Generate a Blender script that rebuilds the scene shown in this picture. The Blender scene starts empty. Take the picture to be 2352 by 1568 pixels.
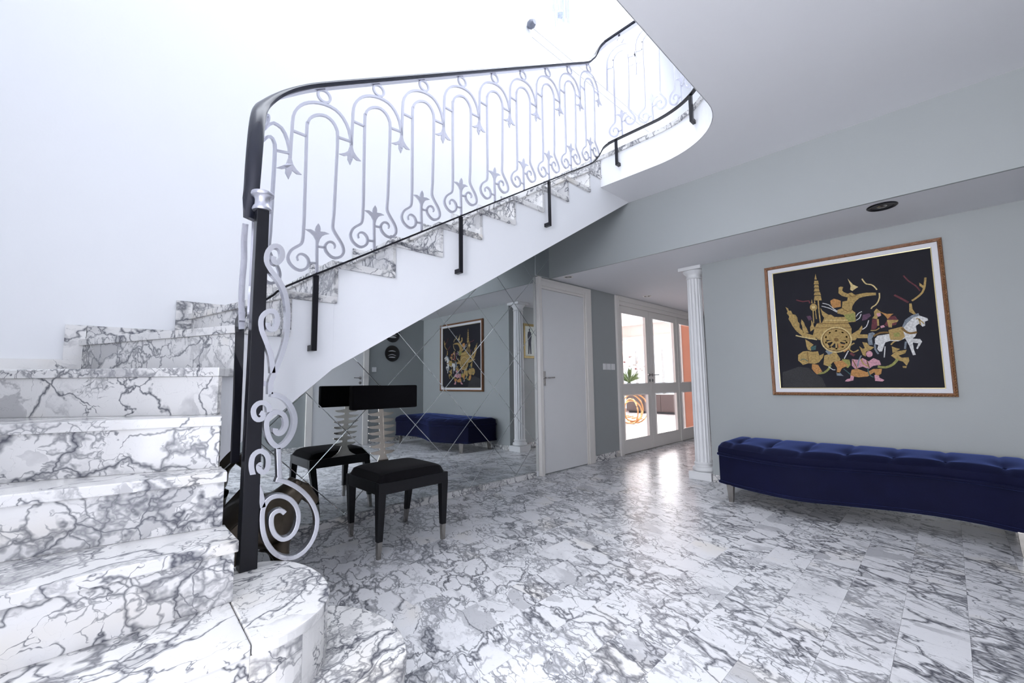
import bpy, bmesh, math, random
from mathutils import Vector, Matrix

# ---------------------------------------------------------------- camera, light, exposure
scn = bpy.context.scene
COL = scn.collection
R = math.radians
YAW, PITCH, ROLL, FPX, CAMH = R(44.454), R(5.397), R(-0.735), 979.06, 1.05
cam_data = bpy.data.cameras.new('camera'); cam = bpy.data.objects.new('camera', cam_data); COL.objects.link(cam)
cam_data.sensor_fit = 'HORIZONTAL'; cam_data.sensor_width = 36.0; cam_data.lens = 36.0*FPX/2352.0
cam_data.clip_start = 0.02; cam_data.clip_end = 200
_f = Vector((math.cos(PITCH)*math.sin(YAW), math.cos(PITCH)*math.cos(YAW), math.sin(PITCH)))
_r = Vector((math.cos(YAW), -math.sin(YAW), 0)); _u = _r.cross(_f)
_r2 = math.cos(ROLL)*_r + math.sin(ROLL)*_u; _u2 = -math.sin(ROLL)*_r + math.cos(ROLL)*_u
cam.matrix_world = Matrix(((_r2.x,_u2.x,-_f.x,0),(_r2.y,_u2.y,-_f.y,0),(_r2.z,_u2.z,-_f.z,CAMH),(0,0,0,1)))
scn.camera = cam

world = bpy.data.worlds.new('sky'); scn.world = world; world.use_nodes = True
bg = world.node_tree.nodes['Background']; bg.inputs[0].default_value = (0.90, 0.94, 1.0, 1); bg.inputs[1].default_value = 2.2

def area(name, loc, rot, sx, sy, power, col):
    d = bpy.data.lights.new(name, 'AREA'); d.shape = 'RECTANGLE'; d.size = sx; d.size_y = sy; d.energy = power; d.color = col
    o = bpy.data.objects.new(name, d); COL.objects.link(o); o.location = loc; o.rotation_euler = rot; return o
area('skylight_daylight', (2.9, 2.12, 7.45), (0, 0, 0), 7.2, 2.0, 122, (0.93, 0.96, 1.0))
area('entrance_daylight', (-3.1, 0.16, 1.35), (0, R(-90), 0), 2.4, 1.45, 136, (0.96, 0.97, 1.0))
area('salon_side_fill', (9.0, 8.25, 1.35), (R(-90), 0, 0), 6.5, 2.2, 110, (1.0, 0.95, 0.92))  # added fill lamp, sends more salon light into the hall
area('salon_window_daylight', (12.8, 6.3, 1.5), (0, R(90), 0), 1.9, 4.4, 260, (1.0, 0.94, 0.90))

vs = scn.view_settings; vs.view_transform = 'Standard'; vs.look = 'None'; vs.exposure = 0.5; vs.gamma = 1.0; vs.use_curve_mapping = False

# ---------------------------------------------------------------- materials
def nt(name):
    m = bpy.data.materials.new(name); m.use_nodes = True
    return m, m.node_tree, m.node_tree.nodes['Principled BSDF']
def mat(name, col, rough=0.5, metal=0.0, var=0.04, vscale=6.0, bump=0.0, bscale=60.0, **kw):
    m, t, b = nt(name); N = t.nodes.new; L = t.links.new
    b.inputs['Roughness'].default_value = rough; b.inputs['Metallic'].default_value = metal
    for k, v in kw.items(): b.inputs[k.replace('_', ' ')].default_value = v
    g = N('ShaderNodeNewGeometry'); n = N('ShaderNodeTexNoise'); n.inputs['Scale'].default_value = vscale; n.inputs['Detail'].default_value = 4
    L(g.outputs['Position'], n.inputs['Vector'])
    mx = N('ShaderNodeMix'); mx.data_type = 'RGBA'
    mx.inputs[6].default_value = (*[max(0, c*(1-var)) for c in col], 1); mx.inputs[7].default_value = (*[min(1, c*(1+var)) for c in col], 1)
    L(n.outputs['Fac'], mx.inputs[0]); L(mx.outputs[2], b.inputs['Base Color'])
    if bump:
        n2 = N('ShaderNodeTexNoise'); n2.inputs['Scale'].default_value = bscale; n2.inputs['Detail'].default_value = 3
        L(g.outputs['Position'], n2.inputs['Vector'])
        bp = N('ShaderNodeBump'); bp.inputs['Strength'].default_value = bump; bp.inputs['Distance'].default_value = 0.01
        L(n2.outputs['Fac'], bp.inputs['Height']); L(bp.outputs['Normal'], b.inputs['Normal'])
    return m
def marble(name, rot=0.0, stretch=1.0, scale=1.0, dens=1.0, base=(0.84, 0.84, 0.865), vein=(0.055, 0.06, 0.085), rough=0.13):
    m, t, b = nt(name); N = t.nodes.new; L = t.links.new
    g = N('ShaderNodeNewGeometry'); oi = N('ShaderNodeObjectInfo')
    off = N('ShaderNodeVectorMath'); off.operation = 'SCALE'; off.inputs[0].default_value = (17.3, 9.1, 5.7); L(oi.outputs['Random'], off.inputs['Scale'])
    ad = N('ShaderNodeVectorMath'); ad.operation = 'ADD'
    mp = N('ShaderNodeMapping'); mp.vector_type = 'TEXTURE'; mp.inputs['Rotation'].default_value = (0, 0, rot); mp.inputs['Scale'].default_value = (stretch/scale, 1/scale, 1/scale)
    L(g.outputs['Position'], mp.inputs['Vector']); L(mp.outputs[0], ad.inputs[0]); L(off.outputs[0], ad.inputs[1])
    def noise(sc, det=4, vec=None, rg=0.55):
        n = N('ShaderNodeTexNoise'); n.inputs['Scale'].default_value = sc; n.inputs['Detail'].default_value = det; n.inputs['Roughness'].default_value = rg
        L(vec or ad.outputs[0], n.inputs['Vector']); return n
    def ramp(sock, a, c, inv=False):
        r = N('ShaderNodeMapRange'); r.inputs[1].default_value = a; r.inputs[2].default_value = c
        r.inputs[3].default_value = 1.0 if inv else 0.0; r.inputs[4].default_value = 0.0 if inv else 1.0; L(sock, r.inputs[0]); return r.outputs[0]
    def mth(op, a, c):
        r = N('ShaderNodeMath'); r.operation = op
        for i, v in enumerate((a, c)):
            if isinstance(v, (int, float)): r.inputs[i].default_value = v
            else: L(v, r.inputs[i])
        return r.outputs[0]
    def warp(sc, amt, det):
        w = noise(sc, det); s = N('ShaderNodeVectorMath'); s.operation = 'SUBTRACT'; L(w.outputs['Color'], s.inputs[0]); s.inputs[1].default_value = (.5, .5, .5)
        k = N('ShaderNodeVectorMath'); k.operation = 'SCALE'; k.inputs['Scale'].default_value = amt; L(s.outputs[0], k.inputs[0])
        a2 = N('ShaderNodeVectorMath'); a2.operation = 'ADD'; L(ad.outputs[0], a2.inputs[0]); L(k.outputs[0], a2.inputs[1]); return a2.outputs[0]
    def vor(sc, vec, feat='DISTANCE_TO_EDGE'):
        v = N('ShaderNodeTexVoronoi'); v.feature = feat; v.inputs['Scale'].default_value = sc; L(vec, v.inputs['Vector']); return v
    w1 = warp(3.2, 0.50, 5); w2 = warp(8.0, 0.20, 4)
    def crack(sc, vec, nz, lo, hi, wmax, pw):
        """crack network whose width swells and dies away with a slow noise"""
        wd = N('ShaderNodeMapRange'); wd.inputs[1].default_value = lo; wd.inputs[2].default_value = hi; wd.inputs[3].default_value = 0.0015; wd.inputs[4].default_value = wmax*dens; L(nz, wd.inputs[0])
        q = mth('SUBTRACT', 1.0, mth('DIVIDE', vor(sc, vec).outputs['Distance'], wd.outputs[0]))
        return mth('POWER', mth('MAXIMUM', q, 0.0), pw)
    v1 = crack(3.4, w1, noise(2.2, 4).outputs['Fac'], 0.40, 0.72, 0.085, 1.1)
    v2 = crack(8.0, w1, noise(2.3, 5, w2).outputs['Fac'], 0.47, 0.68, 0.17, 1.0)
    v3 = crack(19.0, w2, noise(3.1, 4, w1).outputs['Fac'], 0.51, 0.66, 0.26, 0.9)
    rn = noise(3.0, 6, w2); rd = mth('SUBTRACT', 1.0, mth('MULTIPLY', mth('ABSOLUTE', mth('SUBTRACT', rn.outputs['Fac'], 0.5), 0.0), 42.0)); rd = mth('MAXIMUM', rd, 0.0)
    k2 = ramp(noise(2.7, 4, w2).outputs['Fac'], 0.45, 0.56)
    cell = vor(6.0, w1, 'F1'); sp = N('ShaderNodeSeparateColor'); L(cell.outputs['Color'], sp.inputs[0])
    gp = mth('MULTIPLY', mth('GREATER_THAN', sp.outputs[0], 0.86), mth('MULTIPLY', k2, 0.34))
    d = mth('MAXIMUM', mth('MULTIPLY', v1, 0.95), mth('MULTIPLY', v2, 0.85))
    d = mth('MAXIMUM', d, mth('MULTIPLY', v3, 0.66))
    d = mth('MAXIMUM', d, mth('MULTIPLY', rd, mth('MULTIPLY', k2, 0.45)))
    d = mth('MAXIMUM', d, gp)
    d = mth('MAXIMUM', d, mth('MULTIPLY', ramp(noise(2.4, 6, w1).outputs['Fac'], 0.58, 0.80), 0.26))
    mx = N('ShaderNodeMix'); mx.data_type = 'RGBA'; mx.inputs[6].default_value = (*base, 1); mx.inputs[7].default_value = (*vein, 1)
    L(d, mx.inputs[0])
    cr = N('ShaderNodeMix'); cr.data_type = 'RGBA'; cr.blend_type = 'MULTIPLY'; cr.inputs[7].default_value = (1.0, 0.965, 0.90, 1)
    L(ramp(noise(3.0, 3).outputs['Fac'], 0.58, 0.75), cr.inputs[0]); L(mx.outputs[2], cr.inputs[6])
    L(cr.outputs[2], b.inputs['Base Color']); b.inputs['Roughness'].default_value = rough
    return m
def glassmat(name, tint=(0.97, 0.98, 1.0), gloss=0.10):
    m, t, b = nt(name); N = t.nodes.new; L = t.links.new
    tr = N('ShaderNodeBsdfTransparent'); tr.inputs[0].default_value = (*tint, 1); gl = N('ShaderNodeBsdfGlossy'); gl.inputs['Roughness'].default_value = 0.02
    fr = N('ShaderNodeLayerWeight'); fr.inputs[0].default_value = 0.15
    mm = N('ShaderNodeMath'); mm.operation = 'MULTIPLY'; mm.inputs[1].default_value = gloss*4; L(fr.outputs['Fresnel'], mm.inputs[0])
    mx = N('ShaderNodeMixShader'); L(mm.outputs[0], mx.inputs[0]); L(tr.outputs[0], mx.inputs[1]); L(gl.outputs[0], mx.inputs[2])
    L(mx.outputs[0], t.nodes['Material Output'].inputs[0]); return m

M = {}
M['white'] = mat('white_plaster', (0.86, 0.87, 0.90), 0.75, bump=0.03, var=0.012, vscale=2)
M['ceil'] = mat('ceiling_paint', (0.80, 0.80, 0.83), 0.8, bump=0.03, var=0.015, vscale=2)
M['grey'] = mat('grey_paint', (0.345, 0.366, 0.372), 0.55, var=0.03, vscale=1.6, bump=0.04, bscale=90)
M['trimw'] = mat('offwhite_joinery', (0.80, 0.77, 0.74), 0.38, var=0.02, vscale=3)
M['doorw'] = mat('white_door_paint', (0.78, 0.78, 0.79), 0.42, var=0.015)
M['marble'] = marble('veined_marble', 0.5, 1.25, 1.0, 1.1, base=(0.775, 0.765, 0.76))
M['marblefloor'] = marble('veined_marble_floor', R(70), 1.8, 1.15, 1.1, rough=0.30)
M['grout'] = mat('dark_joint', (0.30, 0.30, 0.32), 0.8)
M['black'] = mat('black_painted_steel', (0.006, 0.006, 0.010), 0.3, 0.0, Specular_IOR_Level=0.35)
M['rail'] = mat('black_handrail_lacquer', (0.02, 0.022, 0.035), 0.22, 0.2)
M['silver'] = mat('silver_painted_iron', (0.60, 0.60, 0.67), 0.32, 0.85, var=0.05, vscale=30, bump=0.08, bscale=120)
M['silver2'] = mat('polished_silver_iron', (0.68, 0.68, 0.73), 0.22, 0.95, var=0.03, vscale=12)
M['steel'] = mat('polished_steel', (0.66, 0.60, 0.53), 0.16, 1.0, var=0.05)
M['cap'] = mat('brushed_foot_cap', (0.36, 0.34, 0.32), 0.25, 0.9, var=0.05)
M['mirror'] = mat('mirror_silvering', (0.70, 0.735, 0.745), 0.015, 1.0, var=0.0)
M['chrome'] = mat('polished_chrome', (0.56, 0.55, 0.54), 0.10, 1.0, var=0.02)
M['velvet'] = mat('navy_velvet', (0.0035, 0.0045, 0.024), 0.8, 0.0, var=0.3, vscale=7, bump=0.1, bscale=200, Specular_IOR_Level=0.15, Sheen_Weight=0.45, Sheen_Roughness=0.30, Sheen_Tint=(0.20, 0.30, 0.90, 1))
M['blackfab'] = mat('black_suede', (0.005, 0.0045, 0.006), 0.95, var=0.3, vscale=60, Specular_IOR_Level=0.15, Sheen_Weight=0.06, Sheen_Roughness=0.5)
M['blackwood'] = mat('black_lacquered_wood', (0.006, 0.006, 0.008), 0.35, Specular_IOR_Level=0.3)
M['bronze'] = mat('dark_bronze', (0.10, 0.08, 0.06), 0.32, 0.7, var=0.5, vscale=14)
M['framewood'] = mat('carved_brown_wood', (0.20, 0.085, 0.035), 0.38, 0.1, var=0.5, vscale=40, bump=0.5, bscale=70)
M['linen'] = mat('pale_linen_mat', (0.66, 0.66, 0.70), 0.85, var=0.03, vscale=80)
M['canvas'] = mat('black_velvet_canvas', (0.010, 0.010, 0.016), 0.9, var=0.4, vscale=3)
M['glass'] = glassmat('clear_glass')
M['switch'] = mat('white_plastic', (0.80, 0.80, 0.82), 0.35, var=0.01)

# ---------------------------------------------------------------- helpers
def link(o, parent=None):
    COL.objects.link(o)
    if parent is not None: o.parent = parent
    return o
def tag(o, label=None, cat=None, group=None, kind=None):
    for k, v in (('label', label), ('category', cat), ('group', group), ('kind', kind)):
        if v: o[k] = v
    return o
ORG = {}
def empty(name, loc, label=None, cat=None, group=None, kind=None):
    o = bpy.data.objects.new(name, None); o.location = loc; o.empty_display_size = 0.1; link(o); ORG[o.name] = Vector(loc)
    return tag(o, label, cat, group, kind)
def org(o):
    v = Vector((0, 0, 0))
    while o is not None:
        v += Vector(o.location); o = o.parent
    return v
class MB:
    """collects shapes (world coordinates) that make one part"""
    def __init__(s): s.v = []; s.f = []
    def add(s, vs_, fs):
        n = len(s.v); s.v += [tuple(p) for p in vs_]; s.f += [tuple(i+n for i in f) for f in fs]; return s
    def box(s, x0, x1, y0, y1, z0, z1):
        return s.add([(x0,y0,z0),(x1,y0,z0),(x1,y1,z0),(x0,y1,z0),(x0,y0,z1),(x1,y0,z1),(x1,y1,z1),(x0,y1,z1)],
                     [(0,3,2,1),(4,5,6,7),(0,1,5,4),(1,2,6,5),(2,3,7,6),(3,0,4,7)])
    def prism(s, poly, a, c, fn):
        """poly of 2d points swept from a to c; fn(u, v, w) -> xyz"""
        n = len(poly); ar = sum(poly[i][0]*poly[(i+1)%n][1]-poly[(i+1)%n][0]*poly[i][1] for i in range(n))
        if ar < 0: poly = poly[::-1]
        vs_ = [fn(u, v, a) for u, v in poly] + [fn(u, v, c) for u, v in poly]
        return s.add(vs_, [tuple(range(n-1, -1, -1)), tuple(range(n, 2*n))] + [(i, (i+1) % n, n+(i+1) % n, n+i) for i in range(n)])
    def sweep(s, pts, w, d, up=None, closed=False, taper=None):
        """rectangular bar along pts; d is the depth along `up`, w the width across"""
        pts = [Vector(p) for p in pts]; n = len(pts); vs_ = []
        for i, p in enumerate(pts):
            a = pts[i-1] if (i or closed) else p; c = pts[(i+1) % n] if (i < n-1 or closed) else p
            t = (c-a).normalized()
            if up is None:
                sd = Vector((t.y, -t.x, 0)); sd = sd.normalized() if sd.length > 1e-4 else Vector((1, 0, 0)); U = sd.cross(t).normalized()
            else:
                U = Vector(up[i] if isinstance(up, list) else up).normalized(); sd = t.cross(U).normalized()
            k = taper(i/(n-1)) if taper else 1.0
            vs_ += [p-sd*w*k/2-U*d/2, p+sd*w*k/2-U*d/2, p+sd*w*k/2+U*d/2, p-sd*w*k/2+U*d/2]
        fs = []
        for i in range(n if closed else n-1):
            a = i*4; c = ((i+1) % n)*4
            fs += [(a+j, a+(j+1) % 4, c+(j+1) % 4, c+j) for j in range(4)]
        if not closed: fs += [(3, 2, 1, 0), tuple((n-1)*4+j for j in range(4))]
        return s.add(vs_, fs)
    def tube(s, pts, r, seg=8, closed=False):
        pts = [Vector(p) for p in pts]; n = len(pts); vs_ = []
        rr = r if isinstance(r, (list, tuple)) else [r]*n
        ref = Vector((0, 0, 1))
        for i, p in enumerate(pts):
            a = pts[i-1] if (i or closed) else p; c = pts[(i+1) % n] if (i < n-1 or closed) else p
            t = (c-a).normalized(); q = ref if abs(t.dot(ref)) < 0.95 else Vector((1, 0, 0))
            e1 = t.cross(q).normalized(); e2 = t.cross(e1)
            vs_ += [p+(e1*math.cos(2*math.pi*j/seg)+e2*math.sin(2*math.pi*j/seg))*rr[i] for j in range(seg)]
        fs = []
        for i in range(n if closed else n-1):
            a = i*seg; c = ((i+1) % n)*seg
            fs += [(a+j, c+j, c+(j+1) % seg, a+(j+1) % seg) for j in range(seg)]
        if not closed: fs += [tuple(range(seg)), tuple((n-1)*seg+seg-1-j for j in range(seg))]
        return s.add(vs_, fs)
    def lathe(s, prof, c, seg=24, axis='z', flute=None):
        """prof: (radius, height) pairs about a vertical axis at c (or along y when axis='y')"""
        vs_ = []
        for r, h in prof:
            for j in range(seg):
                a = 2*math.pi*j/seg; k = r
                u, v = k*math.cos(a), k*math.sin(a)
                vs_.append((c[0]+u, c[1]+v, c[2]+h) if axis == 'z' else (c[0]+u, c[1]+h, c[2]+v))
        n = len(prof); fs = [(i*seg+j, i*seg+(j+1) % seg, (i+1)*seg+(j+1) % seg, (i+1)*seg+j) for i in range(n-1) for j in range(seg)]
        fs += [tuple(range(seg-1, -1, -1)), tuple((n-1)*seg+j for j in range(seg))]
        return s.add(vs_, fs)
    def mesh(s, name, o=Vector((0, 0, 0)), smooth=False, bevel=0.0):
        me = bpy.data.meshes.new(name); me.from_pydata([(p[0]-o[0], p[1]-o[1], p[2]-o[2]) for p in s.v], [], s.f)
        b = bmesh.new(); b.from_mesh(me); bmesh.ops.recalc_face_normals(b, faces=b.faces)
        if bevel: bmesh.ops.bevel(b, geom=[e for e in b.edges if e.is_manifold and e.calc_face_angle(0) > 0.5], offset=bevel, segments=2, affect='EDGES', profile=0.6, clamp_overlap=True)
        b.to_mesh(me); b.free()
        if smooth:
            me.polygons.foreach_set('use_smooth', [True]*len(me.polygons)); me.set_sharp_from_angle(angle=R(40))
        me.update(); return me
    def build(s, name, m, parent=None, smooth=False, bevel=0.0):
        o_ = org(parent) if parent is not None else Vector((0, 0, 0))
        me = s.mesh(name, o_, smooth, bevel); me.materials.append(m)
        return link(bpy.data.objects.new(name, me), parent)
def box(name, b, m, parent=None, bevel=0.0): return MB().box(*b).build(name, m, parent, bevel=bevel)
def struct(name, b, m, label, cat, bevel=0.0): return tag(box(name, b, m, bevel=bevel), label, cat, kind='structure')
XY = lambda u, v, w: (u, v, w)
XZ = lambda u, v, w: (u, w, v)
YZ = lambda u, v, w: (w, u, v)
def smoothline(p, k=3):
    """Catmull-Rom"""
    out = []; n = len(p)
    for i in range(n-1):
        a, b, c, d = p[max(0, i-1)], p[i], p[i+1], p[min(n-1, i+2)]
        for j in range(k):
            t = j/k
            out.append(tuple(0.5*((2*b[q])+(c[q]-a[q])*t+(2*a[q]-5*b[q]+4*c[q]-d[q])*t*t+(3*b[q]-a[q]-3*c[q]+d[q])*t**3) for q in range(len(b))))
    out.append(tuple(p[-1])); return out
def copy_tree(o, parent=None, loc=None):
    c = o.copy(); COL.objects.link(c); c.parent = parent
    if loc is not None: c.location = loc
    for ch in list(o.children): copy_tree(ch, c)
    return c

# ---------------------------------------------------------------- the setting
YM, XP, YB, XB = 3.28, 4.62, -0.65, 3.86            # mirror wall, painting wall, rear wall, beam face
HS, HC, HF, HT = 2.28, 2.88, 3.18, 7.6              # soffit, ceiling, upper floor, stairwell top
TW, TL = 0.205, 0.615
floor = struct('floor', (-3.3, 13.2, -0.9, 8.6, -0.12, -0.003), M['grout'], 'veined white marble floor running through the hall', 'floor')
tm = MB().box(0.0004, TL-0.0004, 0.0004, TW-0.0004, -0.012, 0.0).mesh('tile'); tm.materials.append(M['marblefloor'])
rng = random.Random(4)
y0 = 0.02
while y0 > YB: y0 -= TW
row = 0; y = y0
while y < YM:
    x1 = 4.7 if y < 1.7 else 8.3
    x = (-0.2 if y < 1.9 else 0.3) + -((row*0.37) % 1)*TL
    while x < x1:
        o = bpy.data.objects.new('tile', tm); o.location = (x, y, 0); link(o, floor); x += TL
    y += TW; row += 1
box('floor_field', (-3.25, -0.2, YB-0.02, 1.0, -0.01, 0.0), M['marblefloor'], floor)
# salon floor beyond the glass doors
box('floor_field', (4.9, 13.1, YM+0.02, 8.5, -0.01, 0.0), M['marblefloor'], floor)

struct('wall_back', (-0.87, 3.61, YM, YM+0.12, 0, HS), M['white'], 'white stairwell wall behind the lower steps and mirror', 'wall')
struct('wall_back_upper', (-0.87, 8.6, YM, YM+0.12, HS, HT), M['white'], 'tall white stairwell wall above the flight', 'wall')
struct('wall_hall', (3.61, 5.29, YM, YM+0.12, 0, HS), M['grey'], 'grey wall between the plain door and the glass doors', 'wall')
struct('wall_hall_end', (8.3, 8.6, YM, YM+0.12, 0, HS), M['grey'], 'grey wall end past the glass doors', 'wall')
struct('wall_right', (XP, XP+0.13, YB-0.12, 1.775, 0, HS), M['grey'], 'grey wall with the big framed picture', 'wall')
struct('wall_corridor', (XP+0.13, 8.6, 1.62, 1.74, 0, HS), M['grey'], 'grey corridor wall round the corner past the column', 'wall')
struct('wall_corridor_end', (8.5, 8.6, 1.74, YM, 0, HS), M['grey'], 'grey wall closing the far end of the corridor', 'wall')
struct('wall_rear', (1.3, XP, YB-0.12, YB, 0, HC), M['grey'], 'grey wall seen only in the mirror, with a white door', 'wall')
struct('wall_rear_entrance', (-3.3, 1.3, YB-0.12, YB, 0, HC), M['white'], 'white wall behind the viewer beside the entrance', 'wall')
struct('wall_left', (-0.87, -0.75, 0.985, YM, 0, HT), M['white'], 'white outer wall of the stair turn', 'wall')
struct('wall_entrance', (-3.3, -0.87, 0.985, 1.105, 0, HC), M['white'], 'white entrance wall to the left of the viewer', 'wall')
struct('wall_upper_left', (-0.87, -0.75, YB-0.12, 0.985, HC, HT), M['white'], 'white upper wall over the entrance', 'wall')
struct('wall_upper_rear', (-0.87, 8.6, YB-0.12, YB, HF, HT), M['white'], 'white rear wall of the upper floor', 'wall')
struct('wall_upper_right', (8.5, 8.6, YB, YM, HF, HT), M['white'], 'white end wall of the upper floor', 'wall')
# ceiling slab with the rounded stairwell opening
edge = [(3.35, YM+0.0), (3.35, 1.62)]
for i in range(1, 15):
    a = math.pi/2*i/14; edge.append((3.35-0.52*(1-math.cos(a)), 1.62-0.635*math.sin(a)))
edge += [(-0.75, 0.985)]
slab = MB().prism([(-3.3, YB), (8.5, YB), (8.5, YM)] + edge + [(-3.3, 0.985)], HC, HF, XY).build('ceiling', M['ceil'])
tag(slab, 'pale ceiling with a rounded stairwell opening', 'ceiling', kind='structure')
fm = MB(); fo = [(x, y) for x, y in edge]
fm.sweep([(x, y, (HC+HF-0.035)/2) for x, y in fo], 0.004, HF-0.035-HC+0.0, up=(0, 0, 1)).build('fascia', M['white'], slab)
MB().sweep([(x, y, HF-0.017) for x, y in fo], 0.04, 0.036, up=(0, 0, 1)).build('edge_nosing', M['marble'], slab)
struct('ceiling_hall', (XB+0.02, 8.6, YB, YM, HS, HC), M['ceil'], 'low pale soffit over the bench and corridor', 'ceiling')
struct('trim_beam', (XB, XB+0.02, YB, YM, HS, HC), M['grey'], 'grey downstand beam face below the main ceiling', 'beam')
# roof with its skylight frame
roof = tag(MB().box(-0.87, 8.6, YB-0.12, 0.985, HT, HT+0.1).box(6.65, 8.6, 0.985, YM+0.12, HT, HT+0.1).box(-0.87, 6.65, YM-0.05, YM+0.12, HT, HT+0.1).build('ceiling_upper', M['white']),
           'white roof around the skylight', 'ceiling', kind='structure')
sky = empty('window_1', (1.3, 2.1, HT), 'long rooflight over the stairwell', 'skylight', kind='structure')
for i in range(6): box('glazing_bar', (-0.75+i*1.47, -0.70+i*1.47, 0.985, YM-0.05, HT, HT+0.06), M['trimw'], sky)
for i in range(5): box('pane', (-0.70+i*1.47, 0.72+i*1.47, 0.985, YM-0.05, HT+0.02, HT+0.03), M['glass'], sky)
# entrance glazing behind the viewer
ent = empty('window_2', (-3.25, 0.15, 0), 'white framed entrance glazing behind the viewer', 'window', kind='structure')
for y in (YB, 0.11, 0.925): box('mullion', (-3.29, -3.21, y, y+0.06, 0, HC), M['trimw'], ent)
for z in (0, 2.5, HC-0.06): box('transom', (-3.29, -3.21, YB, 0.985, z, z+0.06), M['trimw'], ent)
box('pane', (-3.26, -3.25, YB+0.06, 0.11, 0.06, 2.5), M['glass'], ent); box('pane', (-3.26, -3.25, 0.17, 0.925, 0.06, 2.5), M['glass'], ent)
# marble baseboards
def base(side, b, label): tag(box('baseboard_'+side, b, M['marble'], bevel=0.003), label, 'baseboard', kind='structure')
base('right', (XP-0.014, XP-0.0005, YB+0.015, 1.775, 0.001, 0.075), 'low marble baseboard behind the blue bench')
base('rear', (3.49, XP-0.015, YB+0.0005, YB+0.014, 0.001, 0.075), 'marble baseboard under the round plates, seen in the mirror')
base('rear_entrance', (-3.2, 2.43, YB+0.0005, YB+0.014, 0.001, 0.075), 'marble baseboard behind the viewer')
base('hall', (4.69, 5.285, YM-0.014, YM-0.0005, 0.001, 0.085), 'short marble baseboard between the two doorways')
base('corridor', (XP+0.14, 8.49, 1.7405, 1.754, 0.001, 0.075), 'marble baseboard of the corridor, seen in the mirror')
mb = tag(empty('baseboard_mirror', (0, YM, 0), 'marble baseboard running under the mirror', 'baseboard'), kind='structure')
x = 0.25
while x < 3.55:
    box('baseboard_slab', (x+0.0007, min(3.545, x+0.405)-0.0007, YM-0.030, YM-0.0005, 0.001, 0.055), M['marble'], mb, 0.002); x += 0.405

# ---------------------------------------------------------------- mirror made of diamond panes
mir = empty('wall_mirror', (1.9, YM, 0.06), 'big diamond patterned wall mirror under the stair', 'mirror')
def clip(poly, a, b, c):                      # keep a*x+b*y<=c
    out = []
    for i in range(len(poly)):
        p, q = poly[i], poly[(i+1) % len(poly)]; dp = a*p[0]+b*p[1]-c; dq = a*q[0]+b*q[1]-c
        if dp <= 0: out.append(p)
        if dp*dq < 0:
            t = dp/(dp-dq); out.append((p[0]+(q[0]-p[0])*t, p[1]+(q[1]-p[1])*t))
    return out
def inset(poly, d):
    n = len(poly); ar = sum(poly[i][0]*poly[(i+1) % n][1]-poly[(i+1) % n][0]*poly[i][1] for i in range(n))
    if ar < 0: poly = poly[::-1]
    res = list(poly)
    for i in range(n):
        p, q = poly[i], poly[(i+1) % n]; l = math.hypot(q[0]-p[0], q[1]-p[1])
        if l < 1e-6: continue
        nx, ny = (q[1]-p[1])/l, -(q[0]-p[0])/l
        res = clip(res, nx, ny, nx*p[0]+ny*p[1]-d)
        if len(res) < 3: return []
    return res
S_ = 0.613
for rx0, rx1, rz0, rz1, sof in ((0.0, 3.605, 0.056, 2.80, True), (3.607, XB-0.001, HS+0.002, 2.87, False)):
    for i in range(-9, 4):
        for j in range(-6, 8):
            a0, b0 = -0.111+i*S_, 2.10+j*S_           # z = x + a ; z = -x + b
            pt = lambda a, b: ((b-a)/2, (a+b)/2)
            q = [pt(a0, b0), pt(a0, b0+S_), pt(a0+S_, b0+S_), pt(a0+S_, b0)]
            q = clip(q, -1, 0, -rx0); q = clip(q, 1, 0, rx1) if q else q
            q = clip(q, 0, -1, -rz0) if q else q; q = clip(q, 0, 1, rz1) if q else q
            if q and sof: q = clip(q, -0.587, 1, 1.125-0.587*0.862-0.004)
            if len(q) < 3: continue
            o_ = inset(q, 0.0008); t_ = inset(q, 0.0035)
            if len(o_) < 3: continue
            pm = MB()
            if len(t_) == len(o_):
                # match order: rotate so that first corners are nearest
                k0 = min(range(len(t_)), key=lambda k: (t_[k][0]-o_[0][0])**2+(t_[k][1]-o_[0][1])**2); t_ = t_[k0:]+t_[:k0]; n = len(o_)
                pm.add([(u, YM-0.001, v) for u, v in o_]+[(u, YM-0.003, v) for u, v in o_]+[(u, YM-0.0042, v) for u, v in t_],
                       [tuple(range(n)), tuple(2*n+k for k in range(n))]+[(k, (k+1) % n, n+(k+1) % n, n+k) for k in range(n)]+[(n+k, n+(k+1) % n, 2*n+(k+1) % n, 2*n+k) for k in range(n)])
            else: pm.prism(o_, YM-0.0035, YM-0.001, XZ)
            pm.build('mirror_pane', M['mirror'], mir)

# ---------------------------------------------------------------- doors
def lever(parent, x, y, z, dx, sgn, plate=True):
    """door lever on a face looking along -y*sgn"""
    h = MB()
    if plate: h.box(x-0.021, x+0.021, min(y, y-sgn*0.008), max(y, y-sgn*0.008), z-0.09, z+0.075)
    else: h.lathe([(0.026, 0), (0.026, -sgn*0.008), (0.02, -sgn*0.012)], (x, y, z), 16, 'y')
    h.tube([(x, y-sgn*0.006, z), (x, y-sgn*0.045, z), (x+dx*0.02, y-sgn*0.055, z), (x+dx*0.13, y-sgn*0.052, z+0.004)], 0.0085, 10)
    if not plate: h.lathe([(0.024, 0), (0.024, -sgn*0.008), (0.018, -sgn*0.01)], (x, y, z-0.085), 16, 'y')
    else: h.lathe([(0.009, -sgn*0.008), (0.009, -sgn*0.011)], (x, y, z-0.06), 10, 'y')
    return h.build('door_handle', M['chrome'], parent, smooth=True)
d1 = empty('door_1', (4.15, YM, 0), 'plain white door beside the mirror with a lever handle', 'door', kind='structure')
y1 = YM-0.001
MB().box(3.612, 3.665, YM-0.05, y1, 0.001, 2.262).build('frame_jamb', M['trimw'], d1, bevel=0.004)
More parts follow.
